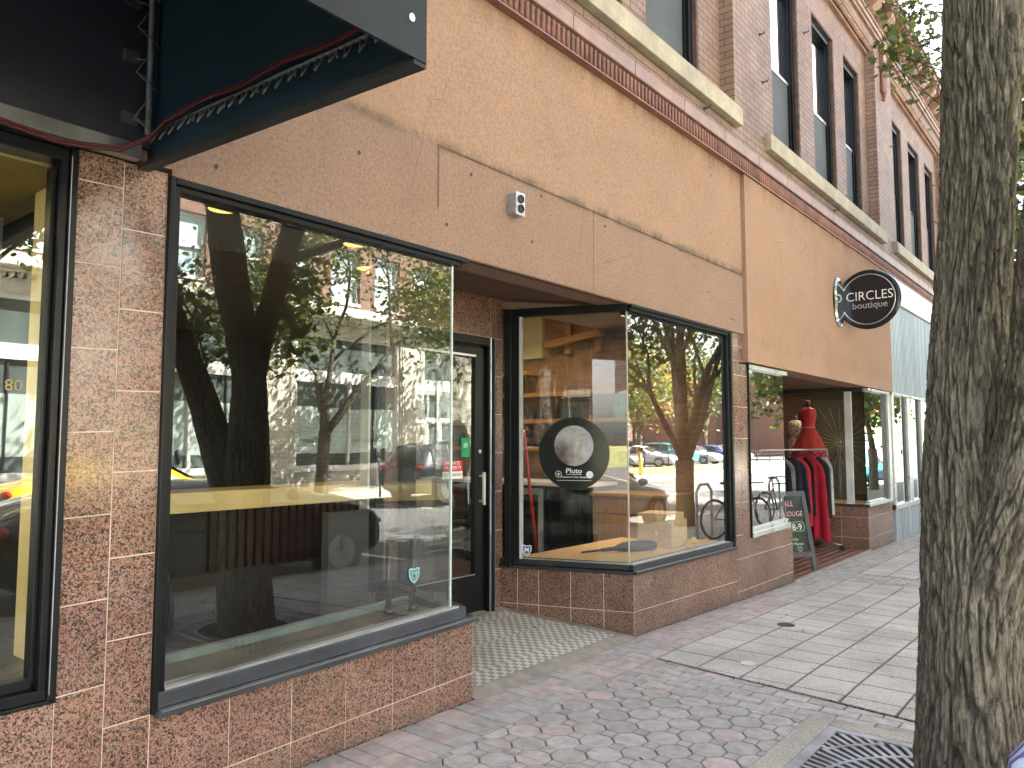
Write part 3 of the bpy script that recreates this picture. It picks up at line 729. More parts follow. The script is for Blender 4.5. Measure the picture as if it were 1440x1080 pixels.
# ------------------------------------------------------------------ metal clad shop beyond
m = MB(); x = 14.22
while x < 18.25:
    m.box(x, x + .05, -.03, .05, 2.40, 3.98); m.box(x + .05, x + .10, -.012, .05, 2.40, 3.98); x += .10
m.build('corrugated_cladding', M['ribsteel'], B)
m = MB(); x = 14.24
while x < 18.2:
    m.box(x, x + .05, -.03, .04, -.25, .42); m.box(x + .05, x + .10, -.012, .04, -.25, .42); x += .10
m.build('corrugated_skirt', M['ribsteel'], B)
m = MB(); m.box(14.205, 20.2, -.065, .05, 4.0, 4.435); m.build('white_fascia', M['whitepanel'], B, .004)
w5 = frame('shop_window', [(14.2, 14.32, -.04, .05, .42, 2.40), (15.30, 15.55, -.05, .16, .42, 2.38), (16.45, 16.70, -.05, .16, .42, 2.38), (17.70, 18.2, -.05, .16, .42, 2.38), (14.2, 18.2, -.05, .06, 2.36, 2.40), (14.2, 18.2, -.06, .06, .42, .50)], mat=M['silver_sill'])
for a in (15.295, 16.445, 17.695): m = MB(); m.box(a - .16, a, .0, .15, .5, 2.36); m.build('dark_mullion', M['black_dull'], w5)
g = MB()
for a, b in ((14.32, 15.13), (15.55, 16.28), (16.70, 17.53)): g.quad((a, .01, .5), (b, .01, .5), (b, .01, 2.36), (a, .01, 2.36))
g.build('pane', M['glass'], w5)
m = MB(); m.box(18.25, 20.25, -.02, .2, -.3, 4.0); m.build('brown_render', M['stucco_low'], B)
# ------------------------------------------------------------------ ground
def strip(name, mat, xs, y0, y1, z, kind='structure', label=None):
    m = MB()
    for a, b in zip(xs, xs[1:]): m.quad((a, y0, z + zg(a)), (b, y0, z + zg(b)), (b, y1, z + zg(b)), (a, y1, z + zg(a)))
    return tag(m.build(name, mat), kind=kind)
XS = [-40, -5, 0, 3, 5.5, 6.3, 7.2, 8.1, 9, 11, 13, 15, 17, 25, 90]
KY = -4.4                                                     # our kerb
FK = -14.0                                                    # the kerb across the street
m = MB(); m.quad((-400, -500, -.32), (500, -500, -.32), (500, 400, -.32), (-400, 400, -.32)); tag(m.build('ground', M['grass']), kind='structure')
strip('sidewalk', M['joint'], XS, KY, .4, -.011)
strip('road', M['asphalt'], XS, FK, KY - .16, -.14)
m = MB()
for a, b in zip(XS, XS[1:]): m.hexa([(a, KY - .16, zg(a) - .3), (b, KY - .16, zg(b) - .3), (b, KY, zg(b) - .3), (a, KY, zg(a) - .3), (a, KY - .16, zg(a)), (b, KY - .16, zg(b)), (b, KY, zg(b)), (a, KY, zg(a))]); m.hexa([(a, FK - .16, zg(a) - .3), (b, FK - .16, zg(b) - .3), (b, FK, zg(b) - .3), (a, FK, zg(a) - .3), (a, FK - .16, zg(a)), (b, FK - .16, zg(b)), (b, FK, zg(b)), (a, FK, zg(a))])
tag(m.build('kerb', M['concrete']), kind='structure')
strip('far_sidewalk', simple('bright_concrete_walk', (.46, .44, .38), .9, var=.2, sc=.8, fine=.2), XS, -20.3, FK - .16, 0)
m = MB()
for x in range(-20, 60, 7): m.box(x, x + .12, FK + .1, FK + 2.3, -.139 + zg(x), -.132 + zg(x)); m.box(x, x + .12, KY - 2.4, KY - .25, -.139 + zg(x), -.132 + zg(x))
m.box(-38, 5, -9.3, -9.18, -.139, -.134); m.box(17, 88, -9.3, -9.18, -.249, -.242)
tag(m.build('road_marking', M['white_paint']), kind='structure')
# block pavers, laid one by one
pv = MB(); ag = MB(); pr = random.Random(11)
def paver(mb, poly, col, z=0.0, ins=.0025, ch=.005, jit=.0012):
    if len(poly) < 3: return
    A = area(poly)
    if abs(A) < .0006: return
    if A < 0: poly = poly[::-1]
    c = (sum(p[0] for p in poly) / len(poly), sum(p[1] for p in poly) / len(poly))
    dz = pr.uniform(-jit, jit); tx = pr.uniform(-1, 1) * jit * 4; ty = pr.uniform(-1, 1) * jit * 4
    n = len(poly)
    def shr(d):
        out = []
        for p in poly:
            v = V((p[0] - c[0], p[1] - c[1])); L = v.length
            q = v * max(0, (L - d * 1.25) / L); out.append((c[0] + q.x, c[1] + q.y))
        return out
    a, b = shr(ins), shr(ins + ch)
    def Z(p, h): return h + zg(p[0]) + z + dz + (p[0] - c[0]) * tx + (p[1] - c[1]) * ty
    mb.add([(p[0], p[1], Z(p, -.012)) for p in a] + [(p[0], p[1], Z(p, -.0035)) for p in a] + [(p[0], p[1], Z(p, 0)) for p in b],
           [tuple(range(2 * n, 3 * n))] + [(i, (i + 1) % n, n + (i + 1) % n, n + i) for i in range(n)] + [(n + i, n + (i + 1) % n, 2 * n + (i + 1) % n, 2 * n + i) for i in range(n)], col)
    k_ = .55 if mb is ag else .8
    for q in range(2 * n): mb.c[-1 - q] = (col[0] * k_, col[1] * k_, col[2] * k_)
def pcol(base, v=.09):
    k = 1 + pr.uniform(-v, v); return (base[0] * k, base[1] * k * pr.uniform(.99, 1.01), base[2] * k * pr.uniform(.985, 1.015))
PINK = (.475, .405, .38); GREY = (.42, .397, .385); BUFF = (.46, .425, .405)
def brickcol(pinkness):
    return pcol(PINK if pr.random() < pinkness * .9 else (BUFF if pr.random() < .3 else GREY), .12)
def rect(x0, x1, y0, y1): return [(x0, y0), (x1, y0), (x1, y1), (x0, y1)]
def bline(y): return 5.05 + (y + .43) * .13                   # left edge of the aggregate slabs
# border along the wall: basket weave modules
x = -3.0; i = 0
while x < 20:
    for j in range(2):
        y1 = -.004 - j * .213; y0 = y1 - .213
        if (i + j) % 2:
            paver(pv, rect(x, x + .213, y0, y0 + .1065), brickcol(.6)); paver(pv, rect(x, x + .213, y0 + .1065, y1), brickcol(.6))
        else:
            paver(pv, rect(x, x + .1065, y0, y1), brickcol(.6)); paver(pv, rect(x + .1065, x + .213, y0, y1), brickcol(.6))
    x += .213; i += 1
# octagon field (4.8.8 pattern set diagonally)
GX0, GX1, GY0, GY1 = 3.10, 4.60, -3.60, -1.68                 # tree pit frame (outer edge)
def outside(poly, x0, x1, y0, y1):
    """pieces of poly outside a rectangle"""
    res = []; rest = poly
    for a, b, c in ((1, 0, x0), (-1, 0, -x1), (0, 1, y0), (0, -1, -y1)):
        p = clip(rest, a, b, c)
        if len(p) > 2: res.append(p)
        rest = clip(rest, -a, -b, -c)
        if len(rest) < 3: break
    return res
P8 = .178; h8 = P8 / 2; e8 = P8 * (math.sqrt(2) - 1) / 2; r45 = math.sqrt(.5)
def rot45(p): return ((p[0] - p[1]) * r45, (p[0] + p[1]) * r45)
def lay(poly, col):
    q = clip(poly, 0, 1, -.432); q = clip(q, 1, 0, 4.46) if len(q) > 2 else q; q = clip(q, -1, 0, 3.0) if len(q) > 2 else q; q = clip(q, 0, -1, 4.39) if len(q) > 2 else q
    if len(q) > 2:
        for w in outside(q, GX0, GX1, GY0, GY1): paver(pv, w, col)
for i in range(-40, 45):
    for j in range(-45, 45):
        cx, cy = rot45((i * P8, j * P8)); cx += .1; cy -= .3
        if not (-3.2 < cx < 4.7 and -4.6 < cy < -.25): continue
        o8 = [(h8, e8), (e8, h8), (-e8, h8), (-h8, e8), (-h8, -e8), (-e8, -h8), (e8, -h8), (h8, -e8)]
        f = max(0, 1 + cy * 1.1)
        lay([(cx + rot45(p)[0], cy + rot45(p)[1]) for p in o8], brickcol(.06 + .35 * f))
        sq = [(h8 + (h8 - e8), h8), (h8, h8 + (h8 - e8)), (h8 - (h8 - e8), h8), (h8, h8 - (h8 - e8))]
        lay([(cx + rot45(p)[0], cy + rot45(p)[1]) for p in sq], brickcol(.1))
# running courses beside the slabs
cx = 4.46; k = 0
while cx < 5.1:
    y = -.432 - (k % 2) * .105
    if k % 2: y += .21
    while y > KY:
        q = rect(cx, cx + .108, y - .21, y); q = clip(q, 0, 1, -.432)
        if len(q) > 2: q = clip(q, 1, -.13, 5.05 + .13 * .43)
        if len(q) > 2:
            for w in outside(q, GX0, GX1, GY0, GY1): paver(pv, w, brickcol(.15))
        y -= .21
    cx += .108; k += 1
# the paver band across the walk, and exposed aggregate slabs
def band(x0, x1):
    x = x0; k = 0
    while x < x1 - .01:
        y = -.432 + (k % 2) * .105
        while y > KY:
            q = clip(rect(x, x + .1, y - .21, y), 0, 1, -.432)
            if len(q) > 2: paver(pv, q, brickcol(.1))
            y -= .21
        x += .1; k += 1
band(9.72, 10.32); band(14.9, 15.5); band(19.6, 20.2)
SL = (.51, .492, .455)
def slabs(x0, x1, slant=False):
    y = -.438
    while y > KY:
        y2 = max(KY, y - .325); x = x0
        while x < x1 - .02:
            q = rect(x, min(x + .31, x1), y2, y)
            if slant: q = clip(q, -1, .13, -(5.078 + .13 * .43))
            if len(q) > 2: paver(ag, q, pcol(SL, .04), .001, .0045, .0055, .0007)
            x += .31
        y = y2
slabs(4.43, 9.70, True); slabs(10.34, 14.88); slabs(15.52, 19.58)
tag(pv.build('paving_blocks', M['pavers']), kind='structure'); tag(ag.build('paving_slabs', M['pebble']), kind='structure')
# dirt gathered in the gap at the foot of the wall and beside the slabs
m = MB()
for i in range(260):
    x = pr.uniform(1.2, 9.2); 
    if 3.6 < x < 5.5: continue
    s = pr.uniform(.003, .012); y = -pr.uniform(0, .018); m.ball((x, y, zg(x) + .002), s, s * .5, s * .25, 6, 4)
for i in range(160):
    y = -.5 - 3.6 * pr.random() ** .8; x = bline(y) + pr.uniform(-.02, .02) + .02; s = pr.uniform(.003, .009); m.ball((x, y, zg(x) - .001), s, s, s * .5, 6, 4)
tag(m.build('gutter_dirt', M['dirt']), kind='stuff', label='dark grit gathered along the foot of the wall', cat='dirt')
lv = MB()
for i in range(90):
    x = pr.uniform(1.5, 10); y = pr.uniform(-3.8, -.05); s = pr.uniform(.008, .02); w = pr.uniform(0, 6.3)
    if 3.6 < x < 5.4 and i % 3 == 0: y = pr.uniform(0.1, .8)
    z = zg(x) + .006 + (max(0, y) * .136)
    pts = [(x + s * math.cos(w + q) * (1.4 if q in (0, 3.1) else .5), y + s * math.sin(w + q) * (1.4 if q in (0, 3.1) else .5), z + pr.uniform(0, .006)) for q in (0, 1.2, 3.1, 4.4)]
    c = pr.choice([(.03, .025, .02), (.05, .035, .02), (.25, .15, .05), (.6, .58, .5)] ) ; lv.poly(pts, c)
tag(lv.build('litter_flecks', attrmat('litter', .8, bsc=0)), kind='stuff', label='tiny dry leaf flecks scattered over the pavement', cat='litter')
m = MB(); m.disc((5.34, -1.01, .0025), (0, 0, 1), .055, .055, .004, 24, up=(0, 1, 0)); mm = m.build('survey_marker', M['alu_white']); tag(mm, 'small round pale metal marker set in the pavement slabs near the paver edge', 'marker')
m = MB(); m.disc((6.79, -.766, zg(6.79) + .002), (0, 0, 1), .075, .075, .004, 24, up=(0, 1, 0)); mm = m.build('valve_cover', M['black_dull']); tag(mm, 'small round dark iron cover set in the slabs in front of the second window', 'cover')
# entry floor: sloping mosaic with a plain border
def fz(y): return .004 + y * .132
def chk(name):
    t = NT(name); ch = t.n('ShaderNodeTexChecker'); mp = t.vec((1, 1, 1)); t.l(mp, ch.inputs['Vector']); ch.inputs['Scale'].default_value = 1 / .042
    c = t.mix((.27, .265, .24), (.66, .65, .60), ch.outputs['Fac'])
    b = t.n('ShaderNodeTexBrick'); t.l(mp, b.inputs['Vector']); b.offset = 0; b.inputs['Scale'].default_value = 1; b.inputs['Brick Width'].default_value = .021; b.inputs['Row Height'].default_value = .021; b.inputs['Mortar Size'].default_value = .0016
    c = t.mix(c, (.30, .29, .26), b.outputs['Fac'])
    c = t.mix(c, t.mix(c, (.72, .70, .66), 1, 'MULTIPLY'), t.ramp(t.noise(3, 5), [(.4, 0), (.75, 1)]))
    t.set(col=c, rough=.55); return t.m
m = MB(); m.quad((3.575, -.03, fz(-.03)), (5.52, -.03, fz(-.03)), (5.16, 1.12, fz(1.12)), (3.93, 1.12, fz(1.12))); tag(m.build('entry_floor', M['concrete']), kind='structure')
m = MB(); m.quad((3.66, .10, fz(.10) + .004), (5.39, .10, fz(.10) + .004), (5.10, 1.0, fz(1.0) + .004), (3.95, 1.0, fz(1.0) + .004)); tag(m.build('entry_mosaic', chk('grey_and_white_mosaic')), kind='structure')
m = MB(); m.box(3.575, 5.52, -.045, -.03, -.1, .002); tag(m.build('entry_step_edge', M['concrete']), kind='structure')
m = MB(); m.box(9.25, 12.62, .0, 2.3, -.2, -.075); tag(m.build('boutique_entry_floor', brickmat('red_entry_tiles', (.20, .075, .055), (.16, .06, .045), (.42, .34, .28), 2.5, .0, .0, .4) if False else simple('dark_red_quarry_tile', (.19, .075, .055), .4, var=.3, sc=4)), kind='structure')
m = MB()
for y in (.10, .22, .34, .46, .58, .72): m.box(9.25, 12.6, y, y + .012, -.0749, -.0725)
m.box(9.25, 12.6, -.03, .012, -.2, -.07)
tag(m.build('entry_floor_lines', M['concrete']), kind='structure')
# tree pit: aggregate kerb and cast grating
m = MB()
w = .13
m.box(GX0, GX1, GY1 - w, GY1, -.05, .006); m.box(GX0, GX1, GY0, GY0 + w, -.05, .006); m.box(GX1 - w, GX1, GY0 + w, GY1 - w, -.05, .006); m.box(GX0, GX0 + w, GY0 + w, GY1 - w, -.05, .006)
tag(m.build('tree_pit_kerb', M['pebble_plain'], None, .008), kind='structure')
G = thing('tree_grate', 'square grey cast iron tree grate with radiating slots around the trunk', 'tree grate', (3.85, -2.64, 0))
gx0, gx1, gy0, gy1 = GX0 + w + .004, GX1 - w - .004, GY0 + w + .004, GY1 - w - .004
tcx, tcy = 3.72, -2.64
m = MB(); bmn = MB()
fr = .055
m.box(gx0, gx1, gy1 - fr, gy1, -.02, .004); m.box(gx0, gx1, gy0, gy0 + fr, -.02, .004); m.box(gx0, gx0 + fr, gy0 + fr, gy1 - fr, -.02, .004); m.box(gx1 - fr, gx1, gy0 + fr, gy1 - fr, -.02, .004)
m.build('grate_frame', M['grate'], G)
# rings and radial bars between them
R = [.36, .52, .68, .84, 1.0, 1.16, 1.32]
def inside(x, y): return gx0 + fr < x < gx1 - fr and gy0 + fr < y < gy1 - fr
for r in R:
    n = int(r * 90)
    for k in range(n):
        a0, a1 = 2 * PI * k / n, 2 * PI * (k + 1) / n
        p = [(tcx + (r + d) * math.cos(a), tcy + (r + d) * math.sin(a)) for a, d in ((a0, 0), (a1, 0), (a1, .020), (a0, .020))]
        if all(inside(*q) for q in p): bmn.hexa([(x, y, -.02) for x, y in p] + [(x, y, .0025) for x, y in p])
for r0, r1 in zip(R, R[1:]):
    n = int((r0 + r1) / 2 * 2 * PI / .048)
    for k in range(n):
        a = 2 * PI * k / n; ca, sa = math.cos(a), math.sin(a); hw = .0115
        t0, t1 = r0 + .018, r1 + .002
        # stop the bar where it meets the frame
        while t1 > t0 and not inside(tcx + t1 * ca, tcy + t1 * sa): t1 -= .01
        if t1 - t0 < .015: continue
        t1 += .012 if t1 < r1 - .005 else 0
        p = [(tcx + t * ca - s * sa * hw, tcy + t * sa + s * ca * hw) for t, s in ((t0, -1), (t1, -1), (t1, 1), (t0, 1))]
        bmn.hexa([(x, y, -.02) for x, y in p] + [(x, y, .002) for x, y in p])
bmn.build('grate_bars', M['grate'], G)
m = MB(); m.box(gx0, gx1, gy0, gy1, -.009, -.006); tag(m.build('tree_pit_soil', M['dirt']), kind='structure')

# ------------------------------------------------------------------ awning of the left shop
A = thing('awning', 'dark navy box awning seen from below with its steel truss and red cable', 'awning', (0, -.8, 3))
XE = 1.495
navy = simple('navy_awning_vinyl', (.009, .026, .046), .5, var=.25, sc=2, bsc=60, bst=.1); 
m = MB(); m.box(-5, XE, -1.665, -1.655, 2.625, 3.9); m.build('front_valance', simple('grey_glossy_valance', (.011, .014, .016), .3, var=.4, sc=1.6, spec=.3), A)
m = MB(); m.add([(XE, -.02, 2.70), (XE, -1.655, 2.622), (XE, -1.655, 3.9), (XE, -.02, 4.9), (XE - .006, -.02, 2.70), (XE - .006, -1.655, 2.622), (XE - .006, -1.655, 3.9), (XE - .006, -.02, 4.9)], [(0, 1, 2, 3), (7, 6, 5, 4), (0, 4, 5, 1), (1, 5, 6, 2), (2, 6, 7, 3), (3, 7, 4, 0)]); m.build('end_panel', navy, A)
m = MB(); m.quad((-5, -1.66, 3.9), (XE, -1.66, 3.9), (XE, -.02, 4.9), (-5, -.02, 4.9)); m.build('top_cover', navy, A)
m = MB(); m.box(-5, XE - .01, -.05, -.025, 2.765, 4.85); m.build('back_panel', simple('dark_back_panel', (.03, .033, .042), .5, var=.3, sc=2), A)
m = MB(); m.hexa([(XE - .045, -.02, 2.68), (XE + .004, -.02, 2.68), (XE + .004, -1.66, 2.612), (XE - .045, -1.66, 2.612), (XE - .045, -.02, 2.70), (XE + .004, -.02, 2.70), (XE + .004, -1.66, 2.632), (XE - .045, -1.66, 2.632)]); m.build('bottom_rail', M['black_dull'], A)
m = MB(); m.box(-5, 1.44, -.075, -.024, 2.705, 2.765); m.build('wall_angle', M['alu'], A)
# truss along the bottom of the end panel and one standing against the wall
m = MB()
ya, yb, za, zb = -.10, -1.60, 2.825, 2.775
m.tube([(XE - .02, ya, za), (XE - .02, yb, zb)], .008, 6)
rt_ = random.Random(6)
for k in range(21):
    t0 = (k + .2) / 21; q = lambda t: (XE - .02, ya + (yb - ya) * t, za + (zb - za) * t)
    a = V(q(t0)); b = V(q(t0 + .030)); lo = a.lerp(b, .8) + V((-.035, 0, -.055 - rt_.uniform(0, .015)))
    m.tube([a, lo], .0035, 5); m.tube([b, lo], .0035, 5)
    if k % 3 == 1: m.tube([V(q(t0 + .02)), V(q(t0 + .045)) + V((-.03, 0, -.05))], .003, 5)
m.tube([(XE - .045, -.10, 2.80), (XE - .045, -.10, 4.7)], .013, 8)
for k in range(11):
    z = 2.86 + k * .19
    m.tube([(XE - .045, -.10, z + .10), (XE - .10, -.10, z), (XE - .045, -.10, z - .01)], .0035, 5); m.tube([(XE - .10, -.10, z), (XE - .02, -.12, z - .06)], .003, 5)
m.build('truss', simple('galvanised_truss', (.16, .17, .175), .55, .4, .2, 10), A)
for z in (2.84, 3.10, 3.34, 3.66): m = MB(); m.box(1.36, 1.42, -.075, -.051, z, z + .045); m.tube([(1.39, -.065, z + .02), (1.45, -.095, z + .02)], .006, 6); m.build('bracket', simple('dull_bracket', (.07, .08, .085), .5), A)
m = MB(); m.disc((1.435, -1.666, 2.735), (0, -1, 0), .010, .012, .003, 14); m.build('rivet', M['white'], A)
m = MB()
pts = [(-3, -.09, 2.75)]
for k in range(13): x = -2 + k * .26; pts.append((x, -.10, 2.70 + .012 * math.sin(k * 1.9) - (.02 if x > .6 else 0)))
pts += [(1.20, -.12, 2.675), (1.32, -.15, 2.69), (1.41, -.19, 2.75), (XE - .045, -.26, 2.82)]
for k in range(12): y = -.4 - k * .105; pts.append((XE - .045, y, 2.838 + .008 * math.sin(k * 1.3) - .05 * (-y) / 1.6))
m.tube(pts, .008, 8); m.tube([(x, y - .012, z + .008) for x, y, z in pts], .006, 8)
m.build('cable', simple('red_cable_sheath', (.07, .006, .009), .5, var=.2), A)
# electrical box on the stucco
E_ = thing('electrical_box', 'small grey outdoor outlet box screwed to the stucco above the entry', 'outlet box', (3.93, -.06, 3.12))
m = MB(); m.box(3.885, 3.975, -.085, -.018, 3.055, 3.20); m.build('housing', simple('grey_cast_box', (.36, .38, .40), .5, .4), E_, .006)
m = MB(); m.box(3.882, 3.978, -.094, -.085, 3.05, 3.205)
m.build('cover', M['alu'], E_, .003)
m = MB()
for z in (3.095, 3.16): m.ring((3.93, -.10, z), .024, .005, (0, 1, 0), 20, 6); m.disc((3.93, -.0945, z), (0, -1, 0), .018, .018, .002, 16)
m.build('socket', M['black_dull'], E_)

# ------------------------------------------------------------------ writing
def text(s, name, mat, O, right, up, size, parent=None, ext=.0008, sx=1.0, align='CENTER', shear=0.0, off=.0):
    cu = bpy.data.curves.new(name, 'FONT'); cu.body = s; cu.size = 1.0; cu.align_x = align; cu.align_y = 'CENTER'; cu.extrude = ext / size; cu.shear = shear; cu.offset = off; cu.resolution_u = 3
    to = bpy.data.objects.new(name, cu); COL.objects.link(to)
    dg = bpy.context.evaluated_depsgraph_get(); me = bpy.data.meshes.new_from_object(to.evaluated_get(dg))
    bpy.data.objects.remove(to); bpy.data.curves.remove(cu)
    r = V(right).normalized(); u = V(up).normalized(); n = r.cross(u)
    mt = Matrix((( r.x, u.x, n.x, O[0]), (r.y, u.y, n.y, O[1]), (r.z, u.z, n.z, O[2]), (0, 0, 0, 1)))
    me.transform(mt @ Matrix.Diagonal((size * sx, size, size, 1)))
    me.materials.clear(); me.materials.append(mat); me.name = name
    o = bpy.data.objects.new(name, me); COL.objects.link(o)
    if parent is not None:
        o.parent = parent
        if parent.type == 'EMPTY': o.matrix_parent_inverse = Matrix.Translation(-parent.location)
    return o
white_ink = plain('white_lettering', (.8, .8, .78)); black_ink = plain('black_lettering', (.02, .02, .02)); green_ink = plain('green_sticker', (.02, .28, .11), .4); blue_ink = plain('blue_print', (.03, .10, .36), .4)
# round sign of the boutique, hung square to the wall
SX, SY, SZ = 11.42, -.40, 3.545
S = thing('round_shop_sign', 'round black hanging sign with white lettering on a chrome oval wall plate', 'sign', (SX, SY, SZ))
m = MB(); m.disc((SX - .03, SY, SZ), (1, 0, 0), .365, .365, .06, 72); m.build('face', simple('gloss_black_sign', (.006, .007, .015), .22, 0, .1), S)
m = MB(); m.ring((SX, SY, SZ), .385, .036, (1, 0, 0), 72, 12); m.build('rim', simple('black_tube_rim', (.008, .008, .009), .12, 0, .1), S)
m = MB(); m.ring((SX - .034, SY, SZ), .352, .006, (1, 0, 0), 72, 8); m.build('inner_ring', M['alu'], S)
for z in (SZ + .22, SZ - .21):
    m = MB(); m.tube([(SX, -.06, z), (SX, -.10, z)], .014, 8); m.box(SX - .012, SX + .012, -.10, -.055, z - .012, z + .012); m.build('arm', M['black'], S)
m = MB(); m.disc((11.22, -.056, SZ - .03), (0, -1, 0), .27, .36, .006, 48); m.build('wall_plate', M['black'], S)
m = MB()
rim = []
for k in range(48):
    w_ = 2 * PI * k / 48; rr = 1 - .28 * math.exp(-((math.sin(w_)) / .33) ** 2); rim.append((.25 * math.cos(w_) * rr, .345 * math.sin(w_)))
m.add([(11.22 + a, -.0625, SZ - .03 + b) for a, b in rim] + [(11.22 + a * .8, -.085, SZ - .03 + b * .9) for a, b in rim], [tuple(range(95, 47, -1))] + [(k, (k + 1) % 48, 48 + (k + 1) % 48, 48 + k) for k in range(48)]); m.build('chrome_plate', simple('chrome', (.85, .87, .9), .12, 1.0, .05), S)
chrome_l = simple('silver_letters', (.82, .8, .74), .35, .3, .1)
text('CIRCLES', 'lettering', chrome_l, (SX - .033, SY - .018, SZ + .045), (0, -1, 0), (0, 0, 1), .182, S, .003, .92, off=-.008)
text('boutique', 'lettering', simple('dim_letters', (.35, .34, .33), .4), (SX - .033, SY - .02, SZ - .085), (0, -1, 0), (0, 0, 1), .130, S, .002, 1.0)
# the planet disc on the side pane of window two
Pc = onpane(.453, 1.457, .006)
PS = thing('round_window_sign', 'round black window sign with a pale planet photograph and small white captions', 'window sign', tuple(Pc))
rt = -uP                                                       # reading direction as seen from the entry
m = MB(); m.disc(onpane(.453, 1.457, .003), nP, .302, .302, .003, 80); m.build('disc', simple('black_vinyl_disc', (.010, .012, .011), .18, 0, .2, 2), PS)
def planet():
    t = NT('planet_print'); v = t.vec((1, 1, 1)); n = t.noise(9, 8, .65, v, .6); n2 = t.noise(4, 3, .5, v)
    s = t.n('ShaderNodeSeparateXYZ'); t.l(t.co.outputs['Object'], s.inputs[0])
    c = t.ramp(n, [(.3, (.22, .19, .185)), (.5, (.36, .35, .36)), (.65, (.46, .46, .48))])
    low = t.math('SUBTRACT', 1.60, s.outputs[2]); low = t.math('MULTIPLY', low, 9, True)
    side = t.math('MULTIPLY', t.math('SUBTRACT', s.outputs[1], .42), 10.0, True)
    f = t.math('MULTIPLY', t.math('MULTIPLY', low, side), t.ramp(n2, [(.3, .5), (.6, 1)]))
    c = t.mix(c, t.ramp(n, [(.42, (.018, .006, .006)), (.62, (.16, .09, .07))]), f)
    t.set(col=c, rough=.4); return t.m
m = MB(); m.disc(onpane(.452, 1.522, .0065), nP, .168, .168, .0015, 64); m.build('planet_picture', planet(), PS)
m = MB()
hc = onpane(.425, 1.50, .0085)
m.poly([hc + rt * a + V((0, 0, b)) for a, b in ((-.03, .05), (.02, .06), (.05, .03), (.045, -.02), (.015, -.065), (-.015, -.05), (-.035, 0))]); m.build('planet_plain', simple('cream_patch', (.44, .40, .33), .4, var=.3, sc=25), PS)
text('Pluto', 'caption', white_ink, onpane(.452, 1.312, .0068), rt, (0, 0, 1), .058, PS, .0006, 1.15, off=.006)
text('Downtown Solar System', 'caption', white_ink, onpane(.452, 1.262, .0068), rt, (0, 0, 1), .024, PS, .0004, .95)
m = MB()
for t0, t1, z in ((.52, .385, 1.282), (.60, .30, 1.232)):
    a = onpane(t0, z, .0068); b = onpane(t1, z, .0068); m.poly([a, b, b + V((0, 0, .003)), a + V((0, 0, .003))])
m.disc(onpane(.318, 1.283, .0068), nP, .030, .030, .0006, 32)
m.build('caption_marks', white_ink, PS)
m = MB(); m.ring(onpane(.585, 1.284, .0070), .026, .002, nP, 28, 5)
for a, b in ((-.012, .008), (0, .014), (.012, .008)): p = onpane(.585, 1.284, .0075); m.tube([p + V((0, 0, -.016)), p + rt * a + V((0, 0, b))], .0022, 5)
m.build('round_logo', white_ink, PS)
# little blue shield stickers
def shield(O, r, n, s, name, label, mat_a, mat_b):
    O = V(O); r = V(r).normalized(); n = V(n).normalized()
    T = thing(name, label, 'sticker', tuple(O))
    pts = [(-.5, .42), (-.3, .5), (0, .42), (.3, .5), (.5, .42), (.48, -.05), (.3, -.35), (0, -.56), (-.3, -.35), (-.48, -.05)]
    m = MB(); m.poly([O + r * a * s + V((0, 0, b * s)) + n * .002 for a, b in pts]); m.build('shield', mat_a, T)
    m = MB(); m.poly([O + r * a * s * .8 + V((0, 0, b * s * .8)) + n * .003 for a, b in pts]); m.build('shield_field', mat_b, T)
    text('M', 'letter', mat_a, O + n * .004 + V((0, 0, .01 * s)), r, (0, 0, 1), s * .6, T, .0003, 1.1, off=.01)
shield(onpane(.865, .645, .0), rt, nP, .085, 'shield_sticker', 'small blue shield sticker with a white M in the low corner of the second window', white_ink, blue_ink)
shield((3.10, .026, .80), (1, 0, 0), (0, -1, 0), .085, 'shield_sticker', 'small pale shield sticker with an M low on the first window near the pipe stand', plain('pale_teal_print', (.35, .55, .55)), plain('faded_teal_print', (.10, .25, .28)))
# stickers on the door
T = thing('green_door_sticker', 'green rectangular sticker on the door glass above the red one', 'sticker', (4.73, 1.12, 1.505))
m = MB(); m.box(4.68, 4.78, 1.117, 1.119, 1.43, 1.585); m.build('sheet', green_ink, T)
m = MB(); m.box(4.705, 4.755, 1.1155, 1.1165, 1.505, 1.545); m.build('print', plain('pale_green_print', (.25, .55, .38)), T)
T = thing('red_door_sticker', 'red and white private property notice on the door glass below the green sticker', 'sticker', (4.60, 1.12, 1.33))
m = MB(); m.box(4.46, 4.695, 1.117, 1.119, 1.315, 1.40); m.build('red_field', plain('red_print', (.55, .03, .03), .4), T)
m = MB(); m.box(4.46, 4.695, 1.117, 1.119, 1.255, 1.3145); m.build('white_field', white_ink, T)
text('PRIVATE', 'print', white_ink, (4.578, 1.1165, 1.38), (1, 0, 0), (0, 0, 1), .042, T, .0003, 1.1); text('PROPERTY', 'print', white_ink, (4.578, 1.1165, 1.342), (1, 0, 0), (0, 0, 1), .042, T, .0003, 1.0); text('NO PARKING', 'print', black_ink, (4.578, 1.1165, 1.285), (1, 0, 0), (0, 0, 1), .036, T, .0003, 1.0)
T = thing('door_lettering', 'two faint lines of white handwriting across the lower door glass', 'lettering', (4.5, 1.12, .8))
rr = random.Random(5)
for z, x0, x1, a in ((.85, 4.2, 4.72, .014), (.755, 4.30, 4.70, .012), (.70, 4.28, 4.68, .006)):
    m = MB(); x = x0
    while x < x1:
        m.tube([(x, 1.117, z - a), (x + .006, 1.117, z + a * rr.uniform(.5, 1.3)), (x + .016, 1.117, z - a * rr.uniform(.3, 1))], .0016, 4); x += rr.uniform(.018, .03)
    m.build('handwriting', plain('faded_white_paint', (.6, .6, .58)), T)
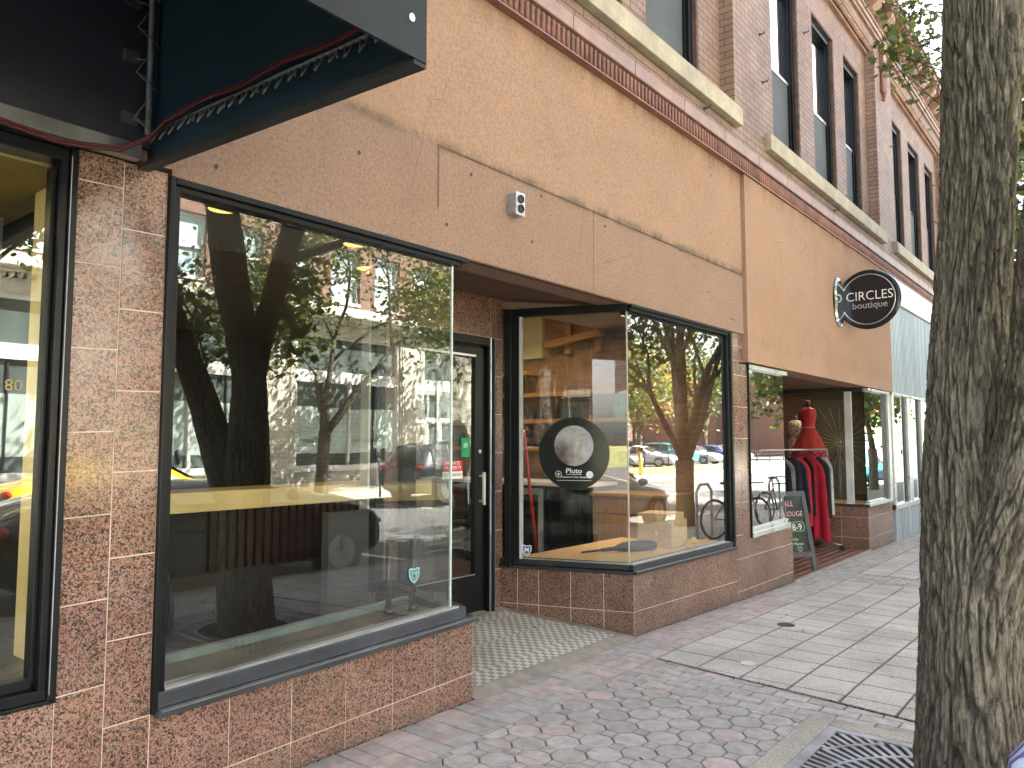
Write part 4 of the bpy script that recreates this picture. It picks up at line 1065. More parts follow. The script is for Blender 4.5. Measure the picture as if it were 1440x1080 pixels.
# ------------------------------------------------------------------ things inside the shops
for i, (x, y, z, l) in enumerate([(2.29, .76, 2.872, 'leftmost'), (3.26, .78, 2.872, 'middle'), (3.78, 1.27, 2.872, 'rightmost')]):
    T = thing('ceiling_light', 'round warm ceiling light behind the first window, %s of the three there' % l, 'ceiling light', (x, y, z), 'round ceiling lights in the shop windows')
    m = MB(); m.disc((x, y, z - .012), (0, 0, 1), .075, .075, .006, 32, up=(0, 1, 0)); m.build('lamp_disc', M['lamp'], T)
    m = MB(); m.ring((x, y, z - .006), .082, .008, (0, 0, 1), 32, 6); m.build('trim_ring', M['white'], T)
for i, (x, y, l) in enumerate([(6.90, .82, 'left'), (7.35, .50, 'right')]):
    T = thing('ceiling_light', 'round warm ceiling light behind the second window, the %s one' % l, 'ceiling light', (x, y, 2.872), 'round ceiling lights in the shop windows')
    m = MB(); m.disc((x, y, 2.860), (0, 0, 1), .075, .075, .006, 32, up=(0, 1, 0)); m.build('lamp_disc', M['lamp'], T)
    m = MB(); m.ring((x, y, 2.866), .082, .008, (0, 0, 1), 32, 6); m.build('trim_ring', M['white'], T)
for (x, y) in ((6.5, 2.3),):  # added glowing disc that brightens the brick wall
    m = MB(); m.disc((x, y, 3.33), (0, 0, 1), .14, .14, .006, 32, up=(0, 1, 0)); o = m.build('ceiling_light', M['lamp_soft']); tag(o, 'added round light deep inside the shop that brightens the brick wall', 'ceiling light', 'added lights deep inside the shop')
m = MB(); m.disc((11.0, 3.4, 2.985), (0, 0, 1), .2, .2, .006, 32, up=(0, 1, 0)); tag(m.build('ceiling_light', M['lamp_soft']), 'round light in the ceiling of the boutique', 'ceiling light')
m = MB(); m.disc((13.3, .9, 2.41), (0, 0, 1), .10, .10, .006, 32, up=(0, 1, 0)); tag(m.build('ceiling_light', M['lamp_soft']), 'round light over the dresses in the boutique window', 'ceiling light')
m = MB(); m.disc((.6, .9, 2.63), (0, 0, 1), .10, .10, .006, 32, up=(0, 1, 0)); tag(m.build('ceiling_light', M['lamp_soft']), 'round warm light in the window of the left shop', 'ceiling light')
for i, (x, y, z) in enumerate([(2.29, .76, 2.85), (3.26, .78, 2.85), (3.78, 1.27, 2.85), (6.90, .82, 2.85), (7.35, .50, 2.85), (6.6, 2.3, 3.3), (6.4, 3.8, 3.3), (6.2, 5.6, 3.3), (.6, .9, 2.6), (13.2, 1.1, 2.39)]):  # spots under the discs; deep ones without a disc added for the brick wall
    ld = bpy.data.lights.new('downlight', 'SPOT'); ld.energy = (2, 2, 1.2, 9, 4, 8, 2.5, .01, 6, 1.2)[i]; ld.color = (1, .76, .46); ld.spot_size = 1.15 if i in (3, 4) else 2.4; ld.spot_blend = 1; ld.shadow_soft_size = .07
    lo = bpy.data.objects.new('downlight', ld); COL.objects.link(lo); lo.location = (x, y, z)
# window one
T = thing('counter', 'long counter with a pale yellow front edge and a dark slatted front', 'counter', (3.2, 2.0, .1))
m = MB(); m.bar(1.5, 5.18, 1.95, 2.4, 1.06, 1.20, 1.06, 1.20); m.build('counter_edge', simple('yellow_pine_edge', (.85, .66, .30), .5, var=.12, sc=2), T, .004)
m = MB(); x = 3.0
while x < 4.4: m.box(x, x + .05, 2.02, 2.06, .62, 1.055); x += .075
m.build('slats', woodmat('dark_red_slat', (.03, .012, .010)), T)
m = MB(); m.box(1.5, 5.15, 2.065, 2.3, .1, 1.05); m.build('carcass', M['dark'], T)
T = thing('pipe_stand', 'short black pipe stand with two uprights behind the first window', 'pipe stand', (3.2, .3, .5))
pm = simple('black_iron_pipe', (.06, .058, .055), .3, .6, .2, 8)
for x, y in ((3.12, .26), (3.30, .24)):
    m = MB(); m.tube([(x, y, .52), (x, y, .98)], .019, 12); m.build('upright', pm, T)
    m = MB(); m.disc((x, y, .535), (0, 0, 1), .045, .045, .01, 24, up=(0, 1, 0)); m.tube([(x, y, .545), (x, y, .575)], .028, 12); m.build('flange', pm, T)
m = MB(); m.tube([(3.12, .26, .97), (3.15, .257, .985), (3.28, .243, .985), (3.30, .24, .97)], .021, 12); m.tube([(3.12, .26, .60), (3.30, .24, .60)], .012, 10); m.build('crossbar', pm, T)
# window two
T = thing('cardboard_box', 'open brown cardboard box on the wooden platform of the second window', 'box', (6.75, .42, .56))
a = .12
def bp(x, y): return (6.78 + (x) * math.cos(a) - y * math.sin(a), .42 + x * math.sin(a) + y * math.cos(a))
m = MB()
def bx(x0, x1, y0, y1, z0, z1):
    P = [bp(x0, y0), bp(x1, y0), bp(x1, y1), bp(x0, y1)]
    m.hexa([(p[0], p[1], z0) for p in P] + [(p[0], p[1], z1) for p in P])
bx(-.17, .17, -.17, -.165, .56, .87); bx(-.17, .17, .165, .17, .56, .87); bx(-.17, -.165, -.165, .165, .56, .87); bx(-.17, .17, -.17, .17, .556, .562)
bx(-.17, .17, -.17, .17, .868, .873)
m.build('carton', M['cardboard'], T)
m = MB(); bx(.171, .26, -.17, -.165, .565, .80); bx(.171, .27, .165, .17, .565, .80); m.build('flap', M['cardboard'], T)
m = MB(); c = bp(-.171, -.02); m.disc((c[0] - .001, c[1], .69), (-1, -.1, 0), .012, .02, .001, 12); m.build('mark', M['white'], T)
T = thing('hand_tool', 'black hand held power tool lying on the window platform in front of the box', 'tool', (6.2, .45, .57))
m = MB(); tb = simple('black_tool_plastic', (.02, .02, .022), .4)
m.tube([(5.95, .58, .585), (6.08, .52, .59), (6.16, .48, .60), (6.28, .42, .60), (6.42, .34, .60), (6.46, .31, .595)], [.016, .02, .042, .05, .048, .035], 14); m.build('tool_body', tb, T)
m = MB(); m.tube([(5.78, .68, .574), (5.96, .575, .585)], [.008, .012], 8); m.build('nozzle', tb, T)
for k, (x0, y0, x1, y1) in enumerate(((6.75, .10, 7.36, .19), (6.9, .02 + .09, 7.3, .30), (7.0, .5, 7.38, .62))):
    T = thing('timber_offcut', ['long thin pine strip lying along the front of the window platform', 'short pine strip lying across the longer one on the platform', 'pine strip lying behind the cardboard box'][k], 'wood strip', (x0, y0, .56))
    u, L = unit((x0, y0), (x1, y1)); m = MB(); m.obox((x0, y0, 0), u, (-u[1], u[0]), 0, L, 0, .05, .557 + .02 * (k == 1), .575 + .02 * (k == 1)); m.build('board', M['wood'], T, .002)
T = thing('oak_cabinet', 'honey coloured wooden cabinet with a drawer above its doors', 'cabinet', (7.3, 1.5, .1))
m = MB(); m.box(7.12, 7.70, .50, 1.42, .10, .98); m.build('carcass', M['wood_dark'], T, .004)
m = MB(); m.box(7.07, 7.70, .48, 1.44, .98, 1.01); m.build('worktop', M['wood_dark'], T, .003)
for y0, y1 in ((.52, .95), (.97, 1.40)):
    m = MB(); m.box(7.095, 7.12, y0, y1, .80, .95); m.build('drawer', M['wood_dark'], T, .006)
    m = MB(); m.box(7.095, 7.12, y0, y1, .14, .78); m.build('door', M['wood_dark'], T, .006)
    m = MB(); m.box(7.088, 7.0945, y0 + .07, y1 - .07, .21, .71); m.build('door_panel', M['wood_dark'], T, .004)
for k, (y0, y1) in enumerate(((1.47, 2.05), (2.08, 2.62), (2.65, 3.3))):
    T = thing('drinks_fridge', ['black glass-door fridge next to the oak cabinet', 'black glass-door fridge in the middle of the row', 'black glass-door fridge at the far end of the row'][k], 'fridge', (7.4, y0, .1), 'black fridges along the brick wall')
    m = MB(); m.box(7.14, 7.70, y0, y1, .1, 1.05 + .0); m.build('cabinet_body', M['black_dull'], T, .005)
    m = MB(); m.box(7.10, 7.139, y0 + .02, y0 + .07, .2, 1.02); m.box(7.10, 7.139, y1 - .07, y1 - .02, .2, 1.02); m.box(7.10, 7.139, y0 + .07, y1 - .07, .95, 1.02); m.box(7.10, 7.139, y0 + .07, y1 - .07, .2, .27); m.build('door_frame', M['alu_white'] if k == 1 else M['black'], T)
    m = MB(); m.box(7.115, 7.125, y0 + .07, y1 - .07, .27, .95); m.build('pane', M['carglass'], T)
T = thing('white_worktop', 'long white worktop over the fridges against the brick wall', 'worktop', (7.4, 3.6, 1.06)); m = MB(); m.box(7.05, 7.71, 1.46, 4.0, 1.058, 1.10); m.build('slab', M['white'], T, .004)
for k, (z, y0, y1, l) in enumerate(((1.45, 1.1, 4.6, 'lowest'), (1.78, 1.1, 4.3, 'second from the bottom'), (2.10, 1.1, 4.6, 'third from the bottom'), (2.38, 2.6, 4.9, 'topmost'))):
    T = thing('wall_shelf', 'rough timber shelf on the brick wall, %s' % l, 'shelf', (7.6, 2.5, z), 'timber shelves on the brick wall')
    m = MB(); m.box(7.44, 7.715, y0, y1, z, z + .045); m.build('board', M['shelf'], T, .004)
    m = MB()
    for y in (y0 + .2, (y0 + y1) / 2, y1 - .2): m.box(7.50, 7.715, y, y + .03, z - .16, z - .001)
    m.build('bracket', M['dark'], T)
T = thing('timber_rail', 'orange timber rail fixed aslant on the brick wall above the shelves', 'timber rail', (7.6, 2.2, 2.9)); m = MB(); m.hexa([(7.56, 1.58, 2.80), (7.655, 1.58, 2.80), (7.655, 2.4, 2.70), (7.56, 2.4, 2.70), (7.56, 1.58, 2.87), (7.655, 1.58, 2.87), (7.655, 2.4, 2.78), (7.56, 2.4, 2.78)]); m.build('rail', M['shelf'], T)
for y in (1.64, 2.07): m = MB(); m.box(7.66, 7.7155, y, y + .09, 2.62, 3.30); m.build('post', M['shelf'], T)
T = thing('cream_wall_board', 'plain cream board on the brick wall in the upper corner', 'board', (7.6, 4.3, 2.9)); m = MB(); m.box(7.66, 7.716, 2.50, 3.1, 2.60, 3.34); m.build('panel', M['cream'], T)
stock = random.Random(9)
for k in range(9):
    y = 1.25 + k * .34; z = 1.495 if k % 2 else 1.825; h = stock.uniform(.10, .2)
    T = tag((lambda q: (q.box(7.50, 7.62, y, y + stock.uniform(.08, .2), z + .001, z + h), q)[1])(MB()).build('stock_carton', plain('carton_%d' % k, stock.choice([(.03, .05, .04), (.12, .2, .15), (.3, .28, .24), (.05, .05, .06)]))), 'small dim carton standing on one of the timber shelves', 'carton', 'cartons on the timber shelves')
T = thing('broom', 'broom with a bright red handle leaning in the corner of the second window', 'broom', (5.62, 1.35, .1))
m = MB(); m.tube([(6.33, 1.57, .28), (5.76, 1.31, 1.66)], .016, 10); m.build('handle', M['red'], T)
m = MB(); m.box(6.18, 6.5, 1.53, 1.61, .11, .29); m.build('brush_head', M['red'], T, .02)
# left shop: something dark red and grey behind the glass
T = thing('window_curtain', 'folded grey curtain hanging in the left shop window', 'curtain', (.95, 1.1, .7))
m = MB(); N = 60
top = [(.75 + k * .009, .95 + .03 * math.sin(k * .9), 2.62) for k in range(N)]; bot = [(.75 + k * .009, .95 + .035 * math.sin(k * .9 + .3), .68) for k in range(N)]
m.add(top + bot, [(k, k + 1, N + k + 1, N + k) for k in range(N - 1)], None, True); m.build('cloth', plain('grey_brown_cloth', (.22, .20, .17), .9), T)
T = text('80', 'window_number', plain('gold_lettering', (.3, .24, .1), .4), (1.06, .055, 1.76), (1, 0, 0), (0, 0, 1), .06); tag(T, 'gold number painted on the left shop window', 'lettering')
# ------------------------------------------------------------------ boutique: clothes rail, dresses, chalk board
def garment(name, label, cat, cx, cy, ztop, L, w, col, ang, flare=1.3, group='clothes hanging on the boutique rail', th=.05, seed=0):
    r_ = random.Random(seed); T = thing(name, label, cat, (cx, cy, ztop), group, ang)
    m = MB(); nu, nv = 26, 14; vs = []
    ph = r_.uniform(0, 6)
    for side in (1, -1):
        for j in range(nv + 1):
            v = j / nv; sh = w * (.30 + .70 * min(1, v * 6)) if v < .17 else w * (1 + (flare - 1) * (v - .17))
            for i in range(nu + 1):
                u = i / nu * 2 - 1
                x = u * sh / 2; fold = math.sin(u * 9 + ph) * .018 * v * flare + math.sin(u * 17 + ph * 2) * .008 * v
                edge = math.sqrt(max(0, 1 - u * u))
                y = side * (th / 2) * edge * (.5 + v) + fold * edge
                z = -L * v - (.03 * abs(u) ** 2 if v < .05 else 0) + (.02 * math.sin(u * 5 + ph) if j == nv else 0)
                vs.append((x, y, z - .07))
    n1 = (nu + 1) * (nv + 1); fs = []
    for s_ in (0, 1):
        for j in range(nv):
            for i in range(nu):
                q = [s_ * n1 + j * (nu + 1) + i, s_ * n1 + j * (nu + 1) + i + 1, s_ * n1 + (j + 1) * (nu + 1) + i + 1, s_ * n1 + (j + 1) * (nu + 1) + i]
                fs.append(q if s_ == 0 else q[::-1])
    m.add(vs, fs, None, True)
    g = MB(); g.tube([(-w * .28, 0, -.07), (0, 0, -.015), (w * .28, 0, -.07)], .006, 6); g.tube([(0, 0, -.015), (0, 0, .02), (.012, 0, .035)], .003, 5)
    for mb, nm, mt in ((m, 'cloth', col), (g, 'hanger', M['black_dull'])):
        me_o = mb.build(nm, mt, None); me_o.parent = T
    return T
RX0, RY0, RX1, RY1 = 10.75, .95, 12.32, .50
T = thing('clothes_rail', 'chrome clothes rail on castors standing in the boutique entry', 'clothes rail', (11.6, .7, -.08))
m = MB(); m.tube([(RX0, RY0, 1.44), (RX1, RY1, 1.44)], .014, 10); m.build('rail', M['alu'], T)
for x, y in ((RX0, RY0), (RX1, RY1)):
    m = MB(); m.tube([(x, y, 1.45), (x, y, .03)], .015, 10); m.tube([(x - .06, y - .2, .0), (x, y, .03), (x + .06, y + .2, .0)], .012, 8); m.build('upright', M['alu'], T)
    for d in (-1, 1):
        m = MB(); m.tube([(x + d * .06 - .012, y + d * .2, -.035), (x + d * .06 + .012, y + d * .2, -.035)], .04, 18); m.build('castor', M['tyre'], T)
cl = {n: simple('cloth_' + n, c, .85, var=.2, sc=9, bsc=400, bst=.2) for n, c in dict(crimson=(.42, .012, .035), burgundy=(.16, .008, .03), black=(.012, .011, .013), grey=(.16, .155, .155), navy=(.02, .025, .04), ice=(.55, .6, .58)).items()}
ang = math.atan2(RY1 - RY0, RX1 - RX0) + PI / 2
G_ = [(.03, 'crimson', 1.10, 'long crimson dress at the near end of the rail'), (.10, 'black', .9, 'black jacket next to the crimson dress'), (.17, 'burgundy', .8, 'burgundy top near the left end of the rail'), (.25, 'black', .95, 'long black coat on the left part of the rail'), (.33, 'grey', .85, 'soft grey trousers hanging over a hanger'), (.40, 'black', .9, 'black dress behind the grey trousers'),
      (.48, 'navy', .8, 'dark navy shirt in the middle of the rail'), (.56, 'crimson', 1.0, 'crimson skirt in the middle of the rail'), (.66, 'black', .85, 'black blouse right of the middle'), (.76, 'crimson', 1.22, 'bright crimson wrap dress with a full skirt'), (.86, 'black', .9, 'black cardigan near the right end'), (.95, 'ice', .85, 'pale grey scarf dress at the right end of the rail')]
for k, (t_, c, L, lab) in enumerate(G_):
    garment('hanging_garment', lab, 'garment', RX0 + (RX1 - RX0) * t_, RY0 + (RY1 - RY0) * t_, 1.40, L, .34 if k % 3 else .42, cl[c], ang + .25 * math.sin(k * 2.1), 1.15 + .25 * (k % 3 == 0), seed=k)
def mannequin(name, label, x, y, z0, skirtmat, topmat, h, hem, neckmat, belt=None):
    T = thing(name, label, 'mannequin', (x, y, z0))
    prof = [(0, hem, hem * .8), (.10, hem * .96, hem * .78), (.30, hem * .78, hem * .6), (.44, .175, .13), (.50, .128, .10), (.56, .135, .105), (.66, .185, .13), (.72, .19, .125), (.76, .17, .10), (.78, .08, .05)]
    def loft(ps, nm, mt, fold):
        m = MB(); n = 40; vs = []
        for (t_, a, b) in ps:
            for k in range(n):
                w_ = 2 * PI * k / n; f = 1 + fold * max(0, .4 - t_) * math.sin(w_ * 9)
                vs.append((a * f * math.cos(w_), b * f * math.sin(w_), .35 + t_ * h))
        m.add(vs, [(i * n + k, i * n + (k + 1) % n, (i + 1) * n + (k + 1) % n, (i + 1) * n + k) for i in range(len(ps) - 1) for k in range(n)], None, True)
        o = m.build(nm, mt); o.parent = T
    loft(prof[:5], 'skirt', skirtmat, .28); loft(prof[4:], 'bodice', topmat, 0)
    m = MB(); m.tube([(0, 0, .35 + .76 * h), (0, 0, .35 + .86 * h)], [.05, .04], 14); m.ball((0, 0, .35 + .87 * h), .04, .04, .015); o = m.build('neck', neckmat); o.parent = T
    m = MB(); m.tube([(0, 0, .02), (0, 0, .4)], .014, 10); m.disc((0, 0, 0), (0, 0, 1), .14, .14, .02, 28, up=(0, 1, 0)); o = m.build('stand', M['alu']); o.parent = T
    if belt:
        m = MB(); m.ring((0, 0, .35 + .5 * h), .118, .016, (0, 0, 1), 32, 8); m.v = [(a, b * .8, c) for a, b, c in m.v]; m.add([(-.10, -.115, .35 + .48 * h), (-.05, -.125, .35 + .48 * h), (-.04, -.19, .35 + .02 * h), (-.12, -.18, .35 + .02 * h)], [(0, 1, 2, 3)]); o = m.build('ribbon', belt); o.parent = T
    T.rotation_euler.z = .6
    return T
mannequin('dress_form', 'dress form in a red party dress with an orange ribbon in the boutique window', 13.05, 1.0, .84, simple('red_tulle', (.5, .03, .03), .8, var=.3, sc=20), simple('red_satin', (.5, .012, .03), .4), 1.2, .36, M['black_dull'], simple('orange_ribbon', (.75, .28, .14), .6))
pat = NT('printed_white_cotton'); pat.set(col=pat.ramp(pat.noise(45, 2), [(.48, (.62, .6, .52)), (.56, (.10, .10, .09))]), rough=.9)
mannequin('dress_form', 'dress form in a white printed sundress with a dark hat left of the red dress', 13.45, 1.34, .76, pat.m, pat.m, 1.05, .21, M['black_dull'])
# gold starburst behind the dresses
T = thing('starburst_ornament', 'large gold starburst of thin rods on the window backdrop', 'ornament', (13.9, .7, 1.55))
m = MB(); rr = random.Random(2)
for k in range(24):
    w_ = 2 * PI * k / 24; L = rr.uniform(.30, .75); m.tube([(13.95, .75 + .05 * math.cos(w_), 1.55 + .05 * math.sin(w_)), (13.95 - .02, .75 + L * math.cos(w_), 1.55 + L * math.sin(w_))], [.005, .003], 5)
m.ball((13.95, .75, 1.55), .03); m.build('rods', simple('gold_rods', (.34, .31, .22), .5, .2), T)
# chalk board
hn = V((-.50, -.866, 0)); hr = V((.866, -.50, 0))
CB = thing('chalkboard_sign', 'black A-frame chalkboard with pink and green writing at the boutique entry', 'sign', (9.95, .17, zg(10)))
def leaf(parent_name, lean, mat):
    zb = zg(10); B0 = V((10.20, .03, zb)); up = (V((0, 0, 1)) * .965 - hn * lean); up.normalize(); W = .62; H = 1.02
    return B0, up, W, H
B0, up, W, H = leaf('f', .20, None); nn = hr.cross(up); 
def bo(m, u0, u1, v0, v1, d0, d1):
    P = lambda u, v, d: B0 - hr * (W - u) + up * v + nn * d
    m.hexa([P(u0, v0, d0), P(u1, v0, d0), P(u1, v0, d1), P(u0, v0, d1), P(u0, v1, d0), P(u1, v1, d0), P(u1, v1, d1), P(u0, v1, d1)])
m = MB(); bo(m, .55, .62, 0, H, 0, .025); bo(m, 0, .07, 0, H, 0, .025); bo(m, .07, .55, H - .07, H, 0, .025); bo(m, .07, .55, .18, .25, 0, .025)
m.build('frame', simple('charcoal_painted_wood', (.05, .058, .068), .55, var=.2), CB, .003)
m = MB(); bo(m, .07, .55, .25, H - .07, .003, .012); m.build('slate', simple('chalk_slate', (.035, .045, .05), .8, var=.4, sc=6), CB)
m = MB()
for s_ in (.03, .59):
    q0 = B0 - hr * (W - s_) + up * H; q1 = q0 + V((0, 0, -1.0)) - hn * .42; q1.z = zg(10)
    m.tube([q0 - hn * .03, q1], .017, 4)
m.build('rear_leg', M['black_dull'], CB)
def ct(s, u, v, size, mat, sh=0.0): p = B0 - hr * (W - u) + up * v + nn * .0135; return text(s, 'chalk_writing', mat, p, hr, up, size, CB, .0006, 1.0, shear=sh)
pinkc = plain('pink_chalk', (.75, .35, .45), .9); grc = plain('green_chalk', (.35, .7, .25), .9); whc = plain('white_chalk', (.7, .7, .68), .9)
ct('FALL', .30, .86, .10, pinkc, .15); ct('EN ROUGE', .31, .73, .09, pinkc, .1); ct('8-9', .41, .56, .12, whc); ct('drinks', .33, .41, .055, grc); ct('by Manon', .36, .35, .055, grc)
m = MB(); pts = []
for k in range(41):
    w_ = 2 * PI * k / 40; u = .36 + .17 * math.cos(w_); v = .57 + (.085 + .03 * math.cos(2 * w_)) * math.sin(w_); pts.append(B0 - hr * (W - u) + up * v + nn * .0145)
m.tube(pts, .003, 5, False); m.build('chalk_outline', grc, CB)
m = MB(); pts = []
for k in range(31):
    w_ = 2 * PI * k / 30; u = .40 + .0022 * 16 * math.sin(w_) ** 3; v = .285 + .0022 * (13 * math.cos(w_) - 5 * math.cos(2 * w_) - 2 * math.cos(3 * w_) - math.cos(4 * w_)); pts.append(B0 - hr * (W - u) + up * v + nn * .0145)
m.tube(pts, .0025, 5, False); m.build('chalk_heart', whc, CB)

# ------------------------------------------------------------------ trees
def ridge(p, f): return 1 - abs(noise.noise(p * f))
def barktube(mb, pts, rads, nth=200, dz=.012, amp=.016, seed=0.0, flare=None, lump=.035):
    """trunk surface with real furrows: plates run up the stem"""
    # resample the path
    P = [V(p) for p in pts]; seg = [0]
    for a, b in zip(P, P[1:]): seg.append(seg[-1] + (b - a).length)
    Lt = seg[-1]; n = int(Lt / dz); vs = []; cs = []
    def cr(i, t):
        p0, p1, p2, p3 = P[max(i - 1, 0)], P[i], P[i + 1], P[min(i + 2, len(P) - 1)]
        return .5 * ((2 * p1) + (p2 - p0) * t + (2 * p0 - 5 * p1 + 4 * p2 - p3) * t * t + (3 * p1 - p0 - 3 * p2 + p3) * t ** 3)
    cen = []; rr_ = []
    for k in range(n + 1):
        s = Lt * k / n; i = 0
        while i < len(P) - 2 and seg[i + 1] < s: i += 1
        t = (s - seg[i]) / (seg[i + 1] - seg[i]); cen.append(cr(i, t)); u = t * t * (3 - 2 * t); rr_.append(rads[i] * (1 - u) + rads[i + 1] * u)
    for k in range(n + 1):
        t = (cen[min(k + 1, n)] - cen[max(k - 1, 0)]).normalized(); a = t.cross(V((0, 1, 0))).normalized(); b = t.cross(a)
        for j in range(nth):
            w_ = 2 * PI * j / nth; d = a * math.cos(w_) + b * math.sin(w_); R_ = rr_[k]; z = k * Lt / n
            q = V((math.cos(w_) * .2, math.sin(w_) * .2, 0)); qq = q * 1.0; qq.z = z * .16 + seed
            wv = noise.noise(V((q.x * 6, q.y * 6, z * 1.3 + seed))) * .022
            q2 = V((q.x + wv, q.y - wv, z * .13 + seed))
            r1 = ridge(q2, 32.0); r2 = ridge(q2 * 1.0 + V((3, 1, z * .2)), 55.0); f = noise.noise(V((q.x * 60, q.y * 60, z * 14 + seed)))
            crk = max(0, r1 - .80) / .20; crk2 = max(0, r2 - .84) / .16
            h = -amp * (crk ** .8) - amp * .45 * crk2 + amp * .28 * f + lump * R_ / .17 * noise.noise(V((q.x * 4, q.y * 4, z * .9 + seed)))
            if z > .0: h += amp * .2 * noise.noise(V((q.x * 25, q.y * 25, z * 30)))
            vs.append(cen[k] + d * (R_ + h)); cs.append(max(.3, 1.12 - .62 * crk ** .7 - .3 * crk2) * (1 + .35 * f))
    fs = []
    for k in range(n):
        for j in range(nth):
            j2 = (j + 1) % nth; fs.append((k * nth + j, k * nth + j2, (k + 1) * nth + j2, (k + 1) * nth + j))
    mb.add(vs, fs, (1, 1, 1), True)
    for q, f_ in enumerate(fs): g_ = (cs[f_[0]] + cs[f_[2]]) / 2; mb.c[len(mb.c) - len(fs) + q] = (g_, g_, g_ * .98)
maple = [(0, -.5), (.06, -.28), (.38, -.36), (.26, -.08), (.5, .14), (.2, .16), (.22, .40), (0, .5 + .08), (-.22, .40), (-.2, .16), (-.5, .14), (-.26, -.08), (-.38, -.36), (-.06, -.28)]
simpleleaf = [(0, -.5), (.3, -.15), (.25, .25), (0, .55), (-.25, .25), (-.3, -.15)]
def leafquad(mb, p, s, r_, shape, cols, droop=.5):
    n = V((r_.gauss(0, .6), r_.gauss(0, .6), r_.uniform(.1, 1))).normalized(); a = n.cross(V((r_.gauss(0, 1), r_.gauss(0, 1), r_.gauss(0, .4)))).normalized(); b = n.cross(a)
    c = cols[min(len(cols) - 1, int(abs(r_.gauss(0, .42)) * len(cols)))]; k = r_.uniform(.7, 1.25)
    s *= r_.uniform(.6, 1.2); cv = r_.uniform(-.25, .25)
    mb.add([p + (a * x + b * y + n * (cv * x * x * 2)) * s for x, y in shape], [tuple(range(len(shape)))], (c[0] * k, c[1] * k, c[2] * k))
GREENS = [(.075, .105, .040), (.095, .13, .05), (.05, .075, .032), (.14, .17, .06), (.22, .22, .075), (.30, .19, .07)]
SUNNY = [(.085, .105, .042), (.11, .13, .05), (.06, .078, .033), (.18, .19, .075), (.26, .22, .08)]
GOLD = [(.34, .23, .07), (.36, .18, .06), (.28, .24, .08), (.24, .11, .05)]
DEEP = [(.05, .09, .02), (.075, .12, .03), (.10, .15, .035), (.2, .22, .05)]
def grow(br, tips, p, d, L, r, depth, r_, spread=.6, up=.12, seg=4):
    pts = [p]; rad = [r]; q = p.copy(); dd = d.copy()
    for i in range(seg):
        dd = (dd + V((r_.gauss(0, .10), r_.gauss(0, .10), r_.gauss(0, .07) + up * .25))).normalized(); q = q + dd * (L / seg); pts.append(q.copy()); rad.append(r * (1 - .42 * (i + 1) / seg))
        if depth <= 1: tips.append((q.copy(), .5))
    br.append((pts, rad, depth))
    if depth == 0: tips.append((q.copy(), 1)); return
    for k in range(r_.choice((2, 3, 3))):
        ax = V((r_.gauss(0, 1), r_.gauss(0, 1), r_.gauss(0, .6))).normalized(); nd = (dd + ax * spread).normalized(); grow(br, tips, pts[r_.choice((-1, -1, -2, -3)) % len(pts)] if False else pts[-1 - (k == 2)], nd, L * r_.uniform(.62, .85), rad[-1] * .8, depth - 1, r_, spread, up, seg)
def make_tree(name, label, loc, base_r, limbs, seed, nleaf, lsize, cols, group=None, depth=3, crown=.42, shape=simpleleaf, L0=1.7, trunkpts=None, lean=(0, 0), h=2.0, spread=.62, up=.12, keep=None):
    r_ = random.Random(seed); T = thing(name, label, 'tree', loc, group)
    tr = MB(); br = []; tips = []
    base = V((0, 0, -.15)); top = V((lean[0], lean[1], h))
    tr.tube([base, V((lean[0] * .2, lean[1] * .2, .15)), V((lean[0] * .5, lean[1] * .5, h * .5)), top], [base_r * 1.35, base_r * 1.08, base_r * .95, base_r * .98], 16, col=(1, 1, 1))
    for (dx, dy, dz, L, r) in limbs: grow(br, tips, top + V((0, 0, -.1)), V((dx, dy, dz)).normalized(), L, r, depth, r_, spread, up)
    for pts, rad, dp in br: tr.tube(pts, rad, 9 if dp > 1 else 6, col=(1, 1, 1))
    o = tr.build('trunk', M['bark_far']); o.parent = T
    lf = MB()
    for k in range(nleaf):
        p, w_ = r_.choice(tips); p = p + V((r_.gauss(0, crown), r_.gauss(0, crown), r_.gauss(-.05, crown * .8)))
        if keep and not keep(p): continue
        leafquad(lf, p, lsize, r_, shape, cols)
    o = lf.build('crown', M['leaf']); o.parent = T
    return T
# the big forked street tree standing in the grate
T1 = thing('street_tree', 'large forked street tree with deeply furrowed bark standing in the grate', 'tree', (3.72, -2.65, 0))
tb = MB()
A0 = [(3.73, -2.61, -.12), (3.725, -2.618, .15), (3.707, -2.634, .7), (3.711, -2.647, 1.3), (3.722, -2.649, 1.65), (3.736, -2.67, 2.1), (3.673, -2.718, 2.5), (3.597, -2.757, 2.9), (3.536, -2.792, 3.4), (3.49, -2.824, 4.0), (3.44, -2.85, 4.6)]
RA = [.25, .222, .200, .178, .158, .143, .139, .141, .143, .14, .13]
barktube(tb, A0, RA, 320, .010, .0155, 1.0)
barktube(tb, [(3.72, -2.66, .60), (3.656, -2.727, 1.0), (3.600, -2.835, 1.35), (3.535, -2.915, 1.65), (3.455, -2.965, 1.95), (3.345, -3.01, 2.25), (3.235, -3.07, 2.6), (3.10, -3.16, 3.0), (2.85, -3.35, 3.8)], [.13, .15, .152, .138, .120, .115, .112, .108, .10], 220, .012, .013, 7.0)
barktube(tb, [(3.75, -2.655, 1.7), (3.768, -2.661, 2.0), (3.841, -2.683, 2.4), (3.956, -2.699, 2.8), (4.103, -2.714, 3.3), (4.269, -2.728, 3.9), (4.5, -2.74, 4.6)], [.09, .10, .103, .105, .105, .10, .09], 140, .016, .010, 13.0)
r_ = random.Random(21); br = []; tips = []
